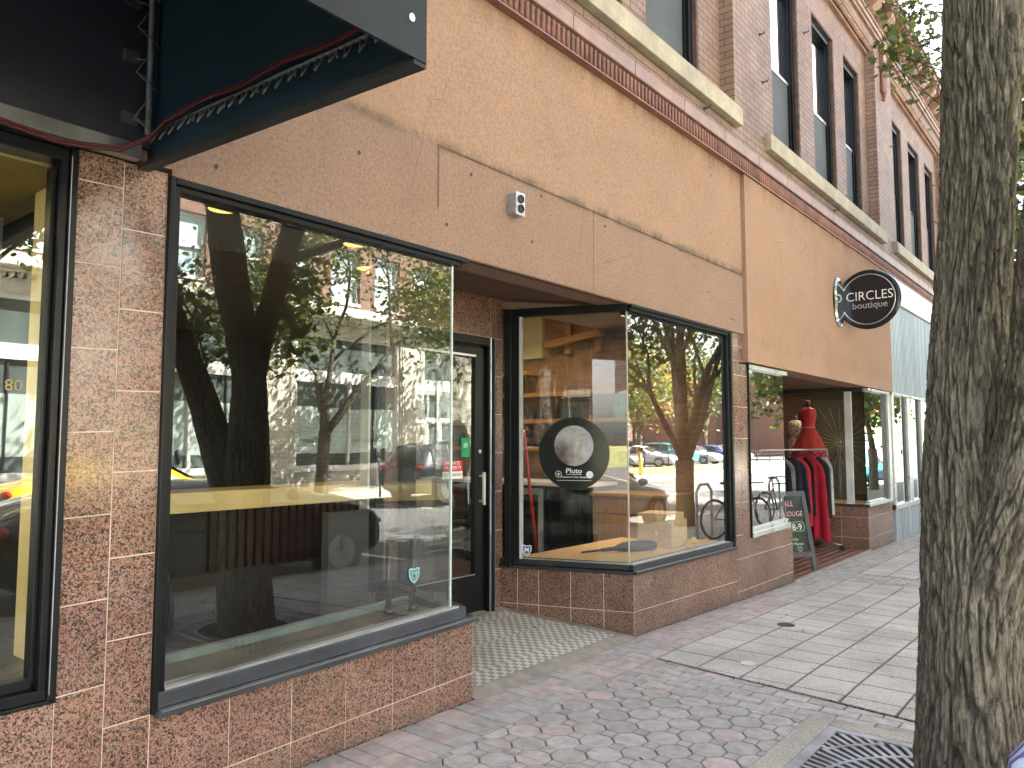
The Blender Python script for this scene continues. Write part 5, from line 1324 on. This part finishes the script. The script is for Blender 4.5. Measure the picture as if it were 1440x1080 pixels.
for p, d, L, r in [((3.44, -2.85, 4.6), (-.1, .1, 1), 1.6, .13), ((2.95, -3.2, 3.8), (-.5, -.4, 1), 1.6, .10), ((4.5, -2.74, 4.6), (.5, .1, 1), 1.5, .10), ((3.52, -2.80, 3.6), (.3, -1, .6), 1.5, .06), ((4.07, -2.72, 3.2), (1, -.3, .6), 1.4, .05), ((3.47, -2.83, 4.3), (-.6, .6, .7), 1.5, .06)]:
    grow(br, tips, V(p), V(d).normalized(), L, r, 3, r_, .6, .1)
for pts, rad, dp in br: tb.tube(pts, rad, 9 if dp > 1 else 6, col=(1, 1, 1))
lf = MB()
for k in range(9000):
    p, w_ = r_.choice(tips); p = p + V((r_.gauss(0, .3), r_.gauss(0, .3), r_.gauss(-.08, .26)))
    if p.x > .5 and (p.y + 3.18) / p.x > .12 and (p.z - 1.55) < .68 * p.x: continue      # pruned clear of the facade
    if p.z < 4.0: continue
    leafquad(lf, p, .12, r_, maple, GREENS)
# low drooping sprays seen against the cornice and beside the trunk
tw = MB()
def spray(path, nl, sz, wd):
    P = [V(p) for p in path]; tw.tube(P, [.012 - .009 * i / (len(P) - 1) for i in range(len(P))], 6, col=(.6, .55, .5))
    for k in range(nl):
        t = r_.random() ** .7 * (len(P) - 1); i = min(int(t), len(P) - 2); q = P[i].lerp(P[i + 1], t - i)
        o_ = V((r_.gauss(0, wd), r_.gauss(0, wd), r_.gauss(-.04, wd)))
        if k % 3 == 0: tw.tube([q, q + o_ * .6, q + o_], [.004, .003, .002], 4, col=(.6, .55, .5))
        leafquad(lf, q + o_, sz, r_, maple, GREENS)
for pth, nl in [([(4.1, -2.75, 2.7), (4.5, -3.2, 2.8), (4.8, -3.6, 2.9), (5.0, -3.9, 2.6)], 110), ([(4.3, -2.8, 3.1), (4.7, -3.3, 3.3), (5.1, -3.8, 3.2)], 110), ([(3.9, -2.8, 2.3), (4.2, -3.4, 2.5), (4.4, -3.9, 2.4)], 60), ([(3.5, -2.95, 2.2), (3.7, -3.5, 2.6), (3.9, -3.9, 2.9), (4.0, -4.2, 2.7)], 130), ([(3.4, -3.0, 2.6), (3.5, -3.7, 3.1), (3.7, -4.2, 3.3)], 110)]: spray(pth, nl, .10, .13)
o = tw.build('twigs', M['bark_far'], T1)
o = tb.build('trunk', M['bark'], T1); o = lf.build('crown', M['leaf'], T1)
# second kerb tree: its long low boughs reach back towards the cornice
lf = MB(); tw = MB()
T2 = make_tree('street_tree', 'leafy kerbside street tree whose low boughs hang in front of the cornice', (14.2, -3.75, -.1), .19,
    [(-.55, .1, 1, 2.1, .11), (.5, .1, 1, 2.1, .11), (.05, -.4, 1, 2.1, .11), (-.1, .3, 1.1, 2.1, .11), (.85, -.2, .65, 2.0, .08), (-.85, -.1, .8, 2.0, .08)], 4, 7500, .14, SUNNY, 'street trees', 3, .42, simpleleaf, h=1.3, spread=.5, keep=lambda p: (p.y - .57) / (p.x + 14.2) < .13)
for pth, nl in [([(11.8, -2.6, 5.6), (10.51, -1.91, 6.07), (9.67, -1.67, 6.01), (9.06, -1.53, 5.92), (8.44, -1.38, 5.81)], 70), ([(11.8, -2.6, 5.5), (10.51, -1.9, 5.94), (9.42, -1.63, 5.73), (8.8, -1.5, 5.65), (8.42, -1.34, 5.62)], 90), ([(11.6, -2.6, 5.1), (10.44, -1.88, 5.22), (9.74, -1.67, 5.38), (9.11, -1.54, 5.44), (8.78, -1.45, 5.5)], 30), ([(12, -2.8, 6.8), (10.84, -2.13, 7.18), (9.92, -1.72, 6.55), (9.28, -1.54, 6.39), (8.6, -1.32, 6.22)], 130), ([(12, -2.8, 6.4), (10.18, -2.04, 6.55), (9.51, -1.81, 6.26), (9.1, -1.75, 6.01)], 45),
                ([(12.3, -3.0, 6.2), (11.26, -2.58, 6.47), (10.52, -2.41, 6.05), (10.25, -2.33, 5.62), (10.02, -2.32, 5.14)], 260), ([(12.2, -3.0, 5.4), (11.37, -2.61, 5.6), (10.6, -2.4, 5.14), (10.32, -2.32, 4.77)], 150), ([(12.3, -3.0, 6.9), (11.23, -2.61, 7.09), (10.49, -2.44, 6.63), (10.19, -2.35, 6.27)], 200)]:
    spray(pth, int(nl * 1.7), .085, .12)
tw.tube([(14.2, -3.75, 1.9), (13.4, -3.4, 3.6), (12.6, -3.05, 4.9), (12.0, -2.75, 5.6), (11.7, -2.6, 6.2)], [.09, .075, .055, .035, .02], 8, col=(1, 1, 1))
tw.tube([(12.6, -3.05, 4.9), (12.1, -2.85, 5.2), (11.6, -2.6, 5.05)], [.03, .02, .012], 6, col=(1, 1, 1)); tw.tube([(12.0, -2.75, 5.6), (12.1, -2.8, 6.6), (12.3, -3, 6.9)], [.03, .02, .012], 6, col=(1, 1, 1))
tw.build('low_bough', M['bark_far'], T2); lf.build('low_leaves', M['leaf'], T2)
# trees across the street and in the parking lot (seen mirrored in the glass)
make_tree('pavement_tree', 'slender leaning tree on the far pavement reflected in the first window', (14.4, -15.7, -.1), .19, [(1.0, .0, .95, 3.6, .13), (-.05, 0, 1, 3.0, .12), (-.5, .1, .9, 1.9, .07)], 12, 11500, .17, SUNNY, 'trees across the street', 3, .78, h=2.0, lean=(.15, 0), spread=.6, up=.02)
make_tree('pavement_tree', 'leafy tree on the far pavement beyond the dark parked car', (22.8, -15.7, -.1), .2, [(-.3, .1, 1, 2.4, .14), (.5, 0, 1, 2.4, .13), (0, -.4, 1, 2.2, .1)], 15, 7000, .22, GREENS, 'trees across the street', 3, .55, h=2.4)
make_tree('pavement_tree', 'leafy tree on the far pavement left of the yellow car', (4.6, -15.7, -.1), .2, [(-.5, .1, 1, 2.4, .14), (.4, 0, 1, 2.4, .13)], 18, 5000, .22, GREENS, 'trees across the street', 3, .5, h=2.6)
for k, (x, y, s, c, lab) in enumerate([(33, -17, 1.1, GREENS, 'green tree on the verge of the parking lot nearest the road'), (52, -26, 1.2, GOLD, 'golden autumn tree at the near side of the parking lot'), (60, -31, 1.5, GOLD, 'golden autumn tree in the middle of the parking lot'), (44, -24, 1.2, DEEP, 'dark green tree behind the parked cars'), (72, -30, 1.6, GREENS, 'green tree far down the road'), (66, -48, 1.7, GOLD, 'tall golden tree in front of the red building'), (50, -44, 1.5, DEEP, 'dark green tree at the back of the parking lot'), (80, -20, 1.5, DEEP, 'dark tree at the far end of the road'), (29.5, -4.0, .8, GREENS, 'kerbside street tree furthest down the shops'), (22, -3.8, .8, GREENS, 'kerbside street tree beyond the second one')]):
    T = make_tree('lot_tree' if y < -10 else 'street_tree', lab, (x, y, -.2), .2, [(-.4, .1, 1, 2.0, .14), (.4, .1, 1, 2.0, .13), (0, -.4, 1, 1.9, .12)], 30 + k, 4200, .26, c, 'trees of the parking lot' if y < -10 else 'street trees', 2, .75, h=1.9)
    T.scale = (s, s, s)

# ------------------------------------------------------------------ across the street: limestone building
OB = thing('limestone_building', 'pale limestone and red brick building with large white-framed windows across the street', 'building', (6, -24, 0))
FY = -20.0
def lx(k): return 15.2 + 6.4 * k
m = MB(); orn = MB(); base = MB()
for k in range(-6, 3):
    c0, c1 = lx(k), lx(k) + 1.35
    m.box(c0, c1, FY - .5, FY, -.2, 5.6)
    for a, b in ((c0 + .08, c0 + .24), (c1 - .24, c1 - .08)): orn.box(a, b, FY + .001, FY + .03, 1.05, 5.4)
    orn.box(c0 + .24, c1 - .24, FY + .001, FY + .03, 1.05, 1.22)
    b0, b1 = c1, lx(k + 1)
    if k < 2: m.box(b0, b1, FY - .5, FY - .12, -.2, .55)
m.build('limestone_pier', M['lime'], OB)
t = NT('carved_band'); ck = t.n('ShaderNodeTexVoronoi'); ck.inputs['Scale'].default_value = 11; t.l(t.vec(), ck.inputs['Vector'])
t.set(col=t.ramp(ck.outputs['Distance'], [(.2, (.10, .09, .075)), (.5, (.62, .57, .47))]), rough=.9)
orn.build('carved_strip', t.m, OB)
m = MB(); XA, XB = lx(-6), lx(2) + 1.35
m.box(XA, XB, FY - .5, FY + .02, 5.6, 6.0); m.box(XA, XB, FY - .5, FY + .55, 6.25, 6.42); m.box(XA, XB, FY - .5, FY + .35, 6.14, 6.25); m.box(XA, XB, FY - .5, FY + .08, 6.42, 6.70)
x = XA
while x < XB: m.box(x, x + .11, FY + .021, FY + .20, 6.01, 6.14); x += .22
m.box(XA, XB, FY - .5, FY + .45, 12.2, 12.6); m.box(XA, XB, FY - .5, FY + .1, 11.7, 12.2)
m.build('entablature', M['lime_plain'], OB, .01)
m = MB(); up_ = [(a, a + 1.35) for a in [XA + .7 + 2.1333 * q for q in range(int((XB - XA - .8) / 2.1333))]]
e = [XA] + [v for ab in up_ for v in ab] + [XB]
m.box(XA, XB, FY - .5, FY, 6.70, 6.86); m.box(XA, XB, FY - .5, FY, 8.95, 11.7)
for q in range(0, len(e), 2): m.box(e[q], e[q + 1], FY - .5, FY, 6.86, 8.95)
m.build('brick_upper_wall', M['brick_far'], OB)
for a, b in up_:
    f = MB(); f.box(a, a + .07, FY - .3, FY - .12, 6.86, 8.95); f.box(b - .07, b, FY - .3, FY - .12, 6.86, 8.95); f.box(a + .07, b - .07, FY - .3, FY - .12, 8.85, 8.95); f.box(a, b, FY - .3, FY + .06, 6.78, 6.9); f.box(a + .07, b - .07, FY - .28, FY - .14, 7.85, 7.94)
    wo = f.build('window', M['white_frame'], OB)
    g = MB(); g.box(a + .07, b - .07, FY - .26, FY - .22, 6.86, 8.9); g.build('pane', M['win_sky'], wo)
for k in range(-6, 2):
    b0, b1 = lx(k) + 1.35, lx(k + 1)
    f = MB(); door = (k == 1)
    f.box(b0, b0 + .10, FY - .3, FY - .06, .55 if not door else 0, 5.6); f.box(b1 - .10, b1, FY - .3, FY - .06, .55 if not door else 0, 5.6)
    f.box(b0 + .1, b1 - .1, FY - .3, FY - .1, 3.76, 4.2); f.box(b0 + .1, b1 - .1, FY - .3, FY - .08, 5.45, 5.6)
    if not door: f.box(b0 + .001, b1 - .001, FY - .3, FY + .02, .50, .72)
    mid = (b0 + b1) / 2
    f.box(mid - .05, mid + .05, FY - .3, FY - .1, .7 if not door else 0, 3.76)
    if door:
        for xx in (b0 + 1.0, b1 - 1.0): f.box(xx - .05, xx + .05, FY - .3, FY - .1, 0, 3.76)
        f.box(b0 + .1, b1 - .1, FY - .3, FY - .1, 2.45, 2.6); f.box(b0 + 1.0, b0 + 2.3, FY - .28, FY - .09, 0, .35); f.box(b0 + 1.05, b0 + 1.2, FY - .28, FY - .09, .35, 2.45); f.box(mid - .2, mid - .05, FY - .28, FY - .09, .35, 2.45)
    wo = f.build('window' if not door else 'entrance', M['white_frame'], OB)
    for xx in (b0 + 1.25, b1 - 1.25):
        if not door: g = MB(); g.box(xx - .025, xx + .025, FY - .27, FY - .16, .72, 3.76); g.build('mullion', M['black_dull'], wo)
    g = MB(); g.box(b0 + .1, b1 - .1, FY - .26, FY - .22, 2.85 if not door else 0, 5.5); g.build('pane', M['win_dark'], wo)
    if not door:
        g = MB(); g.box(b0 + .1, b1 - .1, FY - .25, FY - .2, 1.15, 2.85); g.build('frosted_pane', M['win_green'], wo)
        g = MB(); g.box(b0 + .1, b1 - .1, FY - .26, FY - .22, .7, 1.15); g.build('pane', M['win_dark'], wo)
        if k in (0, -1):
            text('Baser', 'window_lettering', black_ink, (b0 + .75, FY - .195, 1.65), (-1, 0, 0), (0, 0, 1), .34, wo, .003)
            text('FINANCIAL', 'window_lettering', plain('dim_letters_far', (.14, .19, .17)), (mid + .9, FY - .195, 1.62), (-1, 0, 0), (0, 0, 1), .26, wo, .003)
m = MB(); m.box(XA, XB, FY - 12, FY - .5, -.2, 12.4); m.build('building_mass', M['brick_far'], OB)
m = MB(); m.box(lx(1) + 2.3, lx(1) + 2.75, FY - .085, FY - .08, 1.2, 1.6); m.build('door_notice', M['white'], OB)
T = thing('wall_lamp', 'white globe lamp on the limestone pier beside the far entrance', 'lamp', (22.3, FY + .3, 3.1)); m = MB(); m.ball((22.3, FY + .38, 3.15), .2); m.build('globe', M['white'], T); m = MB(); m.tube([(22.3, FY + .02, 2.9), (22.3, FY + .38, 2.95)], .03, 8); m.build('arm', M['black_dull'], T)
# parking meters
for x, l in ((15.7, 'in front of the leaning tree'), (25.0, 'near the dark parked car'), (9.2, 'behind the yellow car')):
    T = thing('parking_meter', 'twin headed parking meter on the far kerb %s' % l, 'parking meter', (x, -14.5, -.1), 'parking meters on the far kerb')
    m = MB(); m.tube([(x, -14.5, -.1), (x, -14.5, 1.0)], .03, 10); m.tube([(x - .16, -14.5, 1.02), (x + .16, -14.5, 1.02)], .03, 8); m.build('post', M['black_dull'], T)
    for d in (-.15, .15):
        m = MB(); m.tube([(x + d, -14.5, 1.02), (x + d, -14.5, 1.15), (x + d, -14.5, 1.32), (x + d, -14.5, 1.38)], [.045, .085, .085, .04], 12); m.build('meter_head', M['black_dull'], T)
# ------------------------------------------------------------------ parking lot, verge, far buildings
m = MB(); m.box(30, 150, -80, -20.3, -.3, -.15); tag(m.build('parking_lot', M['asphalt']), kind='structure')
m = MB(); m.box(29, 150, -20.2, -16.2, -.3, .0); tag(m.build('verge', M['grass']), kind='structure')
def fence(x0, x1, y):
    T = thing('chain_fence', 'low dark post and rail fence along the parking lot verge', 'fence', ((x0 + x1) / 2, y, 0)); m = MB()
    for z in (.35, .6, .85): m.box(x0, x1, y - .012, y + .012, z, z + .03)
    m.build('rails', M['black_dull'], T); x = x0
    while x < x1: m = MB(); m.box(x, x + .07, y - .035, y + .035, -.1, 1.0); m.build('post', M['black_dull'], T); x += 3.0
fence(30, 84, -20.1)
def block(name, label, x0, x1, y0, y1, z1, mat, fy=True, storeys=3):
    T = thing(name, label, 'building', ((x0 + x1) / 2, (y0 + y1) / 2, 0)); m = MB(); m.box(x0, x1, y0, y1, -.3, z1); m.build('wall', mat, T); m = MB(); m.box(x0 - .2, x1 + .2, y0 - .2, y1 + .2, z1, z1 + .35); m.build('roof_edge', M['concrete'], T)
    sh = (z1 - .5) / storeys
    for s_ in range(storeys):
        x = x0 + 1
        while x < x1 - 2.2:
            z = .9 + s_ * sh; yy = y1 if y1 < 0 else y0
            d = .04 if y1 < 0 else -.04
            f = MB(); f.box(x, x + 1.6, min(yy, yy + d), max(yy, yy + d), z, z + sh * .55); wo = f.build('window', M['white_frame'], T); g = MB(); g.box(x + .1, x + 1.5, min(yy + d, yy + d * 1.4), max(yy + d, yy + d * 1.4), z + .1, z + sh * .55 - .1); g.build('pane', M['win_dark'], wo); x += 3.1
    return T
block('red_brick_building', 'wide red brick building beyond the parking lot', 62, 120, -75, -56, 7, simple('faded_red_brick_wall', (.24, .14, .12), .9))
block('brown_building', 'brown building at the far right of the parking lot', 95, 130, -50, -25, 10, simple('brown_wall_far', (.26, .13, .10), .9), storeys=3)
block('beige_building', 'beige building next along our side of the street', 20.6, 44, .1, 12, 7.0, simple('beige_wall', (.50, .43, .37), .9), storeys=2)
block('grey_building', 'grey building far down our side of the street', 46, 80, .5, 14, 8.0, simple('grey_wall_far', (.4, .38, .36), .9), storeys=2)
T = thing('bollard', 'yellow bollard at the corner of the parking lot', 'bollard', (34, -15.9, 0)); m = MB(); m.tube([(34, -15.9, -.1), (34, -15.9, 1.05)], .11, 14); m.ball((34, -15.9, 1.05), .11, .11, .06); m.build('post', simple('yellow_post', (.7, .5, .04), .5), T)
T = thing('utility_box', 'mint green utility box on the verge', 'utility box', (26, -6, 0))
m = MB(); m.box(21.2, 21.7, -3.2, -2.8, -.15, 1.45); m.build('housing', simple('mint_paint', (.22, .5, .38), .5), T, .03)
# ------------------------------------------------------------------ vehicles
def car(name, label, cat, loc, rz, paint, suv=False, L=4.6, W=1.84, Hh=1.45, cargrp=None, low=False):
    T = thing(name, label, cat, loc, cargrp); T.rotation_euler.z = rz
    h = Hh; hb = .92 if not suv else 1.12
    # stations nose(+x) to tail(-x): x, bottom, shoulder, top, half width, top half width
    if suv: st = [(.50, .35, .75, .82, .70), (.485, .25, .88, 1.0, .86), (.44, .2, .96, 1.08, .93), (.28, .2, 1.0, 1.13, .96), (.20, .2, 1.04, 1.17, .97), (.08, .2, 1.06, h * .96, .97), (-.05, .2, 1.07, h, .98), (-.25, .2, 1.07, h, .98), (-.40, .22, 1.06, h * .97, .96), (-.47, .25, 1.02, 1.15, .92), (-.50, .4, .9, .98, .84)]
    else: st = [(.50, .35, .55, .60, .66), (.48, .22, .66, .74, .84), (.42, .18, .76, .84, .92), (.26, .18, .84, .94, .96), (.20, .18, .87, .97, .97), (.07, .18, .90, h * .95, .97), (-.05, .18, .92, h, .97), (-.18, .18, .92, h * .985, .97), (-.34, .2, .92, 1.05, .95), (-.46, .24, .88, .98, .90), (-.50, .4, .7, .86, .80)]
    if low: st = [(.50, .3, .52, .58, .68), (.485, .2, .70, .78, .86), (.44, .18, .84, .93, .93), (.34, .18, .94, 1.04, .96), (.22, .18, .98, 1.09, .97), (.10, .18, .99, 1.22, .97), (0, .18, 1.0, 1.25, .97), (-.16, .18, 1.0, 1.24, .97), (-.32, .2, .98, 1.21, .95), (-.46, .24, .9, 1.0, .90), (-.50, .4, .7, .86, .80)]
    m = MB(); n = 0; vs = []
    for x, zb, zs, zt, w in st:
        w *= W / 2; cab = zt > zs + .2; tw_ = w * (.74 if cab else .86)
        prof = [(-w * .8, zb), (-w * .97, zb + .12), (-w, (zb + zs) / 2), (-w * .985, zs - .03), (-w * .95, zs), (-tw_, zt - .05), (-tw_ * .8, zt), (0, zt + .015), (tw_ * .8, zt), (tw_, zt - .05), (w * .95, zs), (w * .985, zs - .03), (w, (zb + zs) / 2), (w * .97, zb + .12), (w * .8, zb)]
        n = len(prof); vs += [(x * L, y, z) for y, z in prof]
    fs = []
    for i in range(len(st) - 1):
        for k in range(n): fs.append((i * n + k, (i + 1) * n + k, (i + 1) * n + (k + 1) % n, i * n + (k + 1) % n))
    m.add(vs, fs, None, True); m.add(vs[:n], [tuple(range(n))]); m.add(vs[-n:], [tuple(reversed(range(n)))])
    b = m.build('body', paint); b.parent = T
    sd = b.modifiers.new('s', 'SUBSURF'); sd.levels = 1; sd.render_levels = 1
    m = MB(); cabx = [s for s in st if s[3] > s[2] + .2]
    for sgn in (-1, 1):
        for (a, c) in zip(cabx, cabx[1:]):
            def q(s, f): w = s[4] * W / 2; y = w * .95 + (w * .74 - w * .95) * f + .012; return (s[0] * L, sgn * y, s[2] + .03 + (s[3] - .12 - s[2]) * f)
            A_, B_, C_, D_ = q(a, 0), q(a, 1), q(c, 1), q(c, 0); e_ = .04
            m.quad((A_[0] - e_, A_[1], A_[2]), (B_[0] - e_, B_[1], B_[2]), (C_[0] + e_, C_[1], C_[2]), (D_[0] + e_, D_[1], D_[2]))
    f0 = st[4]; f1 = st[5]; w0, w1_ = f0[4] * W / 2 * .8, f1[4] * W / 2 * .68
    m.quad((f0[0] * L + .02, -w0, f0[3] + .03), (f0[0] * L + .02, w0, f0[3] + .03), (f1[0] * L + .04, w1_, f1[3] - .03), (f1[0] * L + .04, -w1_, f1[3] - .03))
    o = m.build('windows', M['carglass']); o.parent = T
    for sx in (.31, -.31):
        for sy in (-1, 1):
            r = .33 if not suv else .38; y = sy * (W / 2 - .09)
            m = MB(); m.tube([(sx * L, y - .11 * 1, r), (sx * L, y + .11, r)], r, 28); w_ = m.build('wheel', M['tyre']); w_.parent = T
            m = MB(); m.tube([(sx * L, y + sy * .112, r), (sx * L, y + sy * .118, r)], r * .62, 20)
            for k in range(5): a = k * 2 * PI / 5; m.box(sx * L - .02, sx * L + .02, min(y + sy * .119, y + sy * .125), max(y + sy * .119, y + sy * .125), r, r + r * .55)
            o = m.build('rim', M['rim']); o.parent = w_
    for sy in (-1, 1):
        zz = st[1][2] - .05
        m = MB(); m.ball((.475 * L, sy * W * .34, zz), .10, .17, .07, 12, 8); o = m.build('headlight', M['lens']); o.parent = T
        m = MB(); m.ball((-.485 * L, sy * W * .36, .85 if not suv else 1.0), .06, .16, .07, 12, 8); o = m.build('tail_light', M['red']); o.parent = T
        m = MB(); m.ball((.14 * L, sy * (W / 2 + .08), st[4][2] + .10), .07, .11, .08, 12, 8); o = m.build('mirror', paint); o.parent = T
    return T
blk = carpaint('black_car_paint', (.008, .006, .008)); yel = carpaint('yellow_car_paint', (.75, .50, .02), 0); sil = carpaint('silver_car_paint', (.45, .47, .49), .6); dgr = carpaint('dark_grey_paint', (.03, .03, .035), .3); wht = carpaint('white_car_paint', (.75, .75, .74), 0); teal = carpaint('teal_car_paint', (.03, .30, .34), .2); redp = carpaint('red_car_paint', (.35, .02, .02), .1); blu = carpaint('blue_car_paint', (.04, .08, .25), .2)
RZ = -.145
car('parked_car', 'black car parked at the kerb behind the forked tree', 'car', (4.85, KY - 1.10, RZ), 0, blk, False, 4.6, 1.86, 1.25, low=True)
car('parked_car', 'yellow car parked on the far side of the street', 'car', (6.7, -11.2, RZ), 0, yel, False, 4.5, 1.8, 1.42)
car('parked_car', 'dark suv parked at the far kerb near the globe lamp', 'car', (17.2, -12.7, RZ), 0, dgr, True, 4.8, 1.9, 1.72)
car('parked_car', 'silver car parked at the kerb in front of the boutique', 'car', (13.3, KY - 1.15, RZ - .08), 0, sil, False, 4.6, 1.82, 1.45)
car('parked_car', 'teal car parked at the kerb beyond the metal clad shop', 'car', (34, KY - 1.2, -.25), 0, teal, False, 4.5, 1.8, 1.42)
k = 0
for x, y, p, l in [(36, -24, wht, 'white car in the parking lot nearest the fence'), (40, -24, dgr, 'dark grey car in the parking lot nearest the fence'), (44.5, -24, sil, 'silver car in the near row of the parking lot'), (49, -24, wht, 'white car in the middle of the near row'), (53.5, -24.5, teal, 'teal car in the near row of the parking lot'), (58, -24.5, wht, 'white car toward the end of the near row'), (63, -25, blu, 'blue car at the end of the near row'), (48, -33, sil, 'silver car in the back row of the lot'), (56, -34, redp, 'red car in the back row of the lot'), (68, -26, sil, 'silver car furthest along the near row')]:
    car('parked_car', l, 'car', (x, y, -.16), PI / 2 + .1 * (k % 3 - 1), p, k % 3 == 1, 4.6, 1.85, 1.5 if k % 3 != 1 else 1.7, 'cars in the parking lot'); k += 1
# bicycles at the kerb
def bicycle(loc, rz, label, colr):
    T = thing('bicycle', label, 'bicycle', loc); T.rotation_euler.z = rz
    for x in (-.52, .52):
        m = MB(); m.ring((x, 0, .34), .325, .018, (0, 1, 0), 48, 8); o = m.build('wheel', M['tyre']); o.parent = T
        m = MB(); m.ring((x, 0, .34), .30, .008, (0, 1, 0), 40, 6)
        for k in range(20): a = 2 * PI * k / 20; m.tube([(x, 0, .34), (x + .30 * math.cos(a), 0, .34 + .30 * math.sin(a))], .0016, 4)
        p = m.build('rim', M['alu']); p.parent = o
    m = MB(); bb = (-.08, 0, .30); st_ = (-.22, 0, .82); hd = (.36, 0, .82); hl = (.40, 0, .68)
    for a, b in ((bb, st_), (st_, hd), (bb, hl), (hd, hl), (bb, (-.52, 0, .34)), ((-.20, 0, .74), (-.52, 0, .34)), (hl, (.52, 0, .34))): m.tube([a, b], .016, 8)
    o = m.build('frame', colr); o.parent = T
    m = MB(); m.tube([hd, (.33, 0, .93)], .013, 8); m.tube([(.38, -.26, .95), (.33, -.1, .94), (.33, .1, .94), (.38, .26, .95)], .012, 8); o = m.build('handlebar', M['black']); o.parent = T
    m = MB(); m.tube([(-.22, 0, .82), (-.24, 0, .92)], .012, 8); m.ball((-.23, 0, .94), .13, .06, .03); o = m.build('saddle', M['black']); o.parent = T
    m = MB(); m.ring((-.08, -.04, .30), .09, .006, (0, 1, 0), 24, 5); m.tube([(-.08, -.06, .30), (0, -.06, .16)], .008, 6); m.tube([(-.08, .06, .30), (-.16, .06, .44)], .008, 6); o = m.build('pedals', M['alu']); o.parent = T
bicycle((13.0, -2.2, -.1), .35, 'silver bicycle leaning at the rack in front of the boutique, nearer one', sil)
bicycle((15.6, -2.4, -.1), .2, 'dark bicycle at the rack beyond the silver one', blk)
for x in (12.6, 14.2, 15.9):
    T = thing('bike_rack', 'grey hoop bike rack on the pavement %s' % {12.6: 'nearest the boutique entry', 14.2: 'between the two bicycles', 15.9: 'beyond the dark bicycle'}[x], 'bike rack', (x, -2.6, -.1)); m = MB(); m.tube([(x - .3, -2.6, -.1), (x - .3, -2.6, .7), (x - .15, -2.6, .82), (x + .15, -2.6, .82), (x + .3, -2.6, .7), (x + .3, -2.6, -.1)], .025, 10); m.build('hoop', M['alu_white'], T)
# blue bag just inside the lower right corner
T = thing('cloth_bag', 'blue and white cloth bag standing on the pavement before the forked tree', 'bag', (3.04, -2.94, 0))
m = MB(); N = 28; vs = []
for j, (z, r) in enumerate([(0, .16), (.05, .20), (.25, .21), (.45, .185), (.58, .15), (.645, .09), (.665, .03)]):
    for k in range(N): a = 2 * PI * k / N; f = 1 + .07 * math.sin(a * 5 + z * 7) + .04 * math.sin(a * 9); vs.append((3.04 + r * f * math.cos(a), -2.94 + r * f * .8 * math.sin(a), z * .92))
m.add(vs, [(j * N + k, j * N + (k + 1) % N, (j + 1) * N + (k + 1) % N, (j + 1) * N + k) for j in range(6) for k in range(N)] + [tuple(6 * N + k for k in range(N))], None, True)
t = NT('blue_white_cloth'); w_ = t.n('ShaderNodeTexWave'); w_.inputs['Scale'].default_value = 7; w_.inputs['Distortion'].default_value = 3; t.l(t.vec(), w_.inputs['Vector']); t.set(col=t.ramp(w_.outputs['Fac'], [(.3, (.16, .15, .50)), (.6, (.62, .68, .85))]), rough=.8)
m.build('bag_body', t.m, T)

# ------------------------------------------------------------------ light
SUN_EL, SUN_AZ = math.radians(46.5), math.radians(45)            # azimuth measured from +Y towards +X
sd = bpy.data.lights.new('sun', 'SUN'); sd.energy = 5.0; sd.angle = math.radians(.53); sd.color = (1.0, .95, .88)
so = bpy.data.objects.new('sun', sd); COL.objects.link(so)
dv = V((math.sin(SUN_AZ) * math.cos(SUN_EL), math.cos(SUN_AZ) * math.cos(SUN_EL), math.sin(SUN_EL)))
so.rotation_euler = dv.to_track_quat('Z', 'Y').to_euler(); so.location = (0, 0, 30)
w = bpy.data.worlds.new('World'); scene.world = w; w.use_nodes = True; nt = w.node_tree; bg = nt.nodes['Background']
sky = nt.nodes.new('ShaderNodeTexSky'); sky.sky_type = 'NISHITA'; sky.sun_disc = False; sky.sun_elevation = SUN_EL; sky.sun_rotation = SUN_AZ; sky.air_density = 1.0; sky.dust_density = 3.0; sky.ozone_density = .6
hs = nt.nodes.new('ShaderNodeHueSaturation'); hs.inputs['Saturation'].default_value = .5; hs.inputs['Value'].default_value = 1.0
nt.links.new(sky.outputs[0], hs.inputs['Color']); nt.links.new(hs.outputs[0], bg.inputs[0]); bg.inputs[1].default_value = .06
# ------------------------------------------------------------------ camera
cd = bpy.data.cameras.new('camera'); cam = bpy.data.objects.new('camera', cd); COL.objects.link(cam); scene.camera = cam
cd.sensor_width = 36; cd.lens = 1081 / 1440 * 36; cd.clip_end = 2000; cd.clip_start = .05
pitch, yaw = math.radians(4.338), math.radians(38.811)
cam.location = (0, -3.18, 1.55)
fw = V((math.cos(yaw) * math.cos(pitch), math.sin(yaw) * math.cos(pitch), math.sin(pitch)))
cam.rotation_euler = fw.to_track_quat('-Z', 'Y').to_euler()
scene.view_settings.view_transform = 'Standard'; scene.view_settings.look = 'None'; scene.view_settings.exposure = 0; scene.view_settings.gamma = 1
scene.render.engine = 'CYCLES'
c = scene.cycles; c.film_exposure = 15.5; c.use_denoising = True; c.max_bounces = 9; c.diffuse_bounces = 4; c.glossy_bounces = 5; c.transparent_max_bounces = 24; c.transmission_bounces = 4; c.sample_clamp_indirect = 8; c.caustics_reflective = False; c.caustics_refractive = False; c.use_adaptive_sampling = True; c.adaptive_threshold = .015
try: c.denoiser = 'OPENIMAGEDENOISE'
except Exception: pass
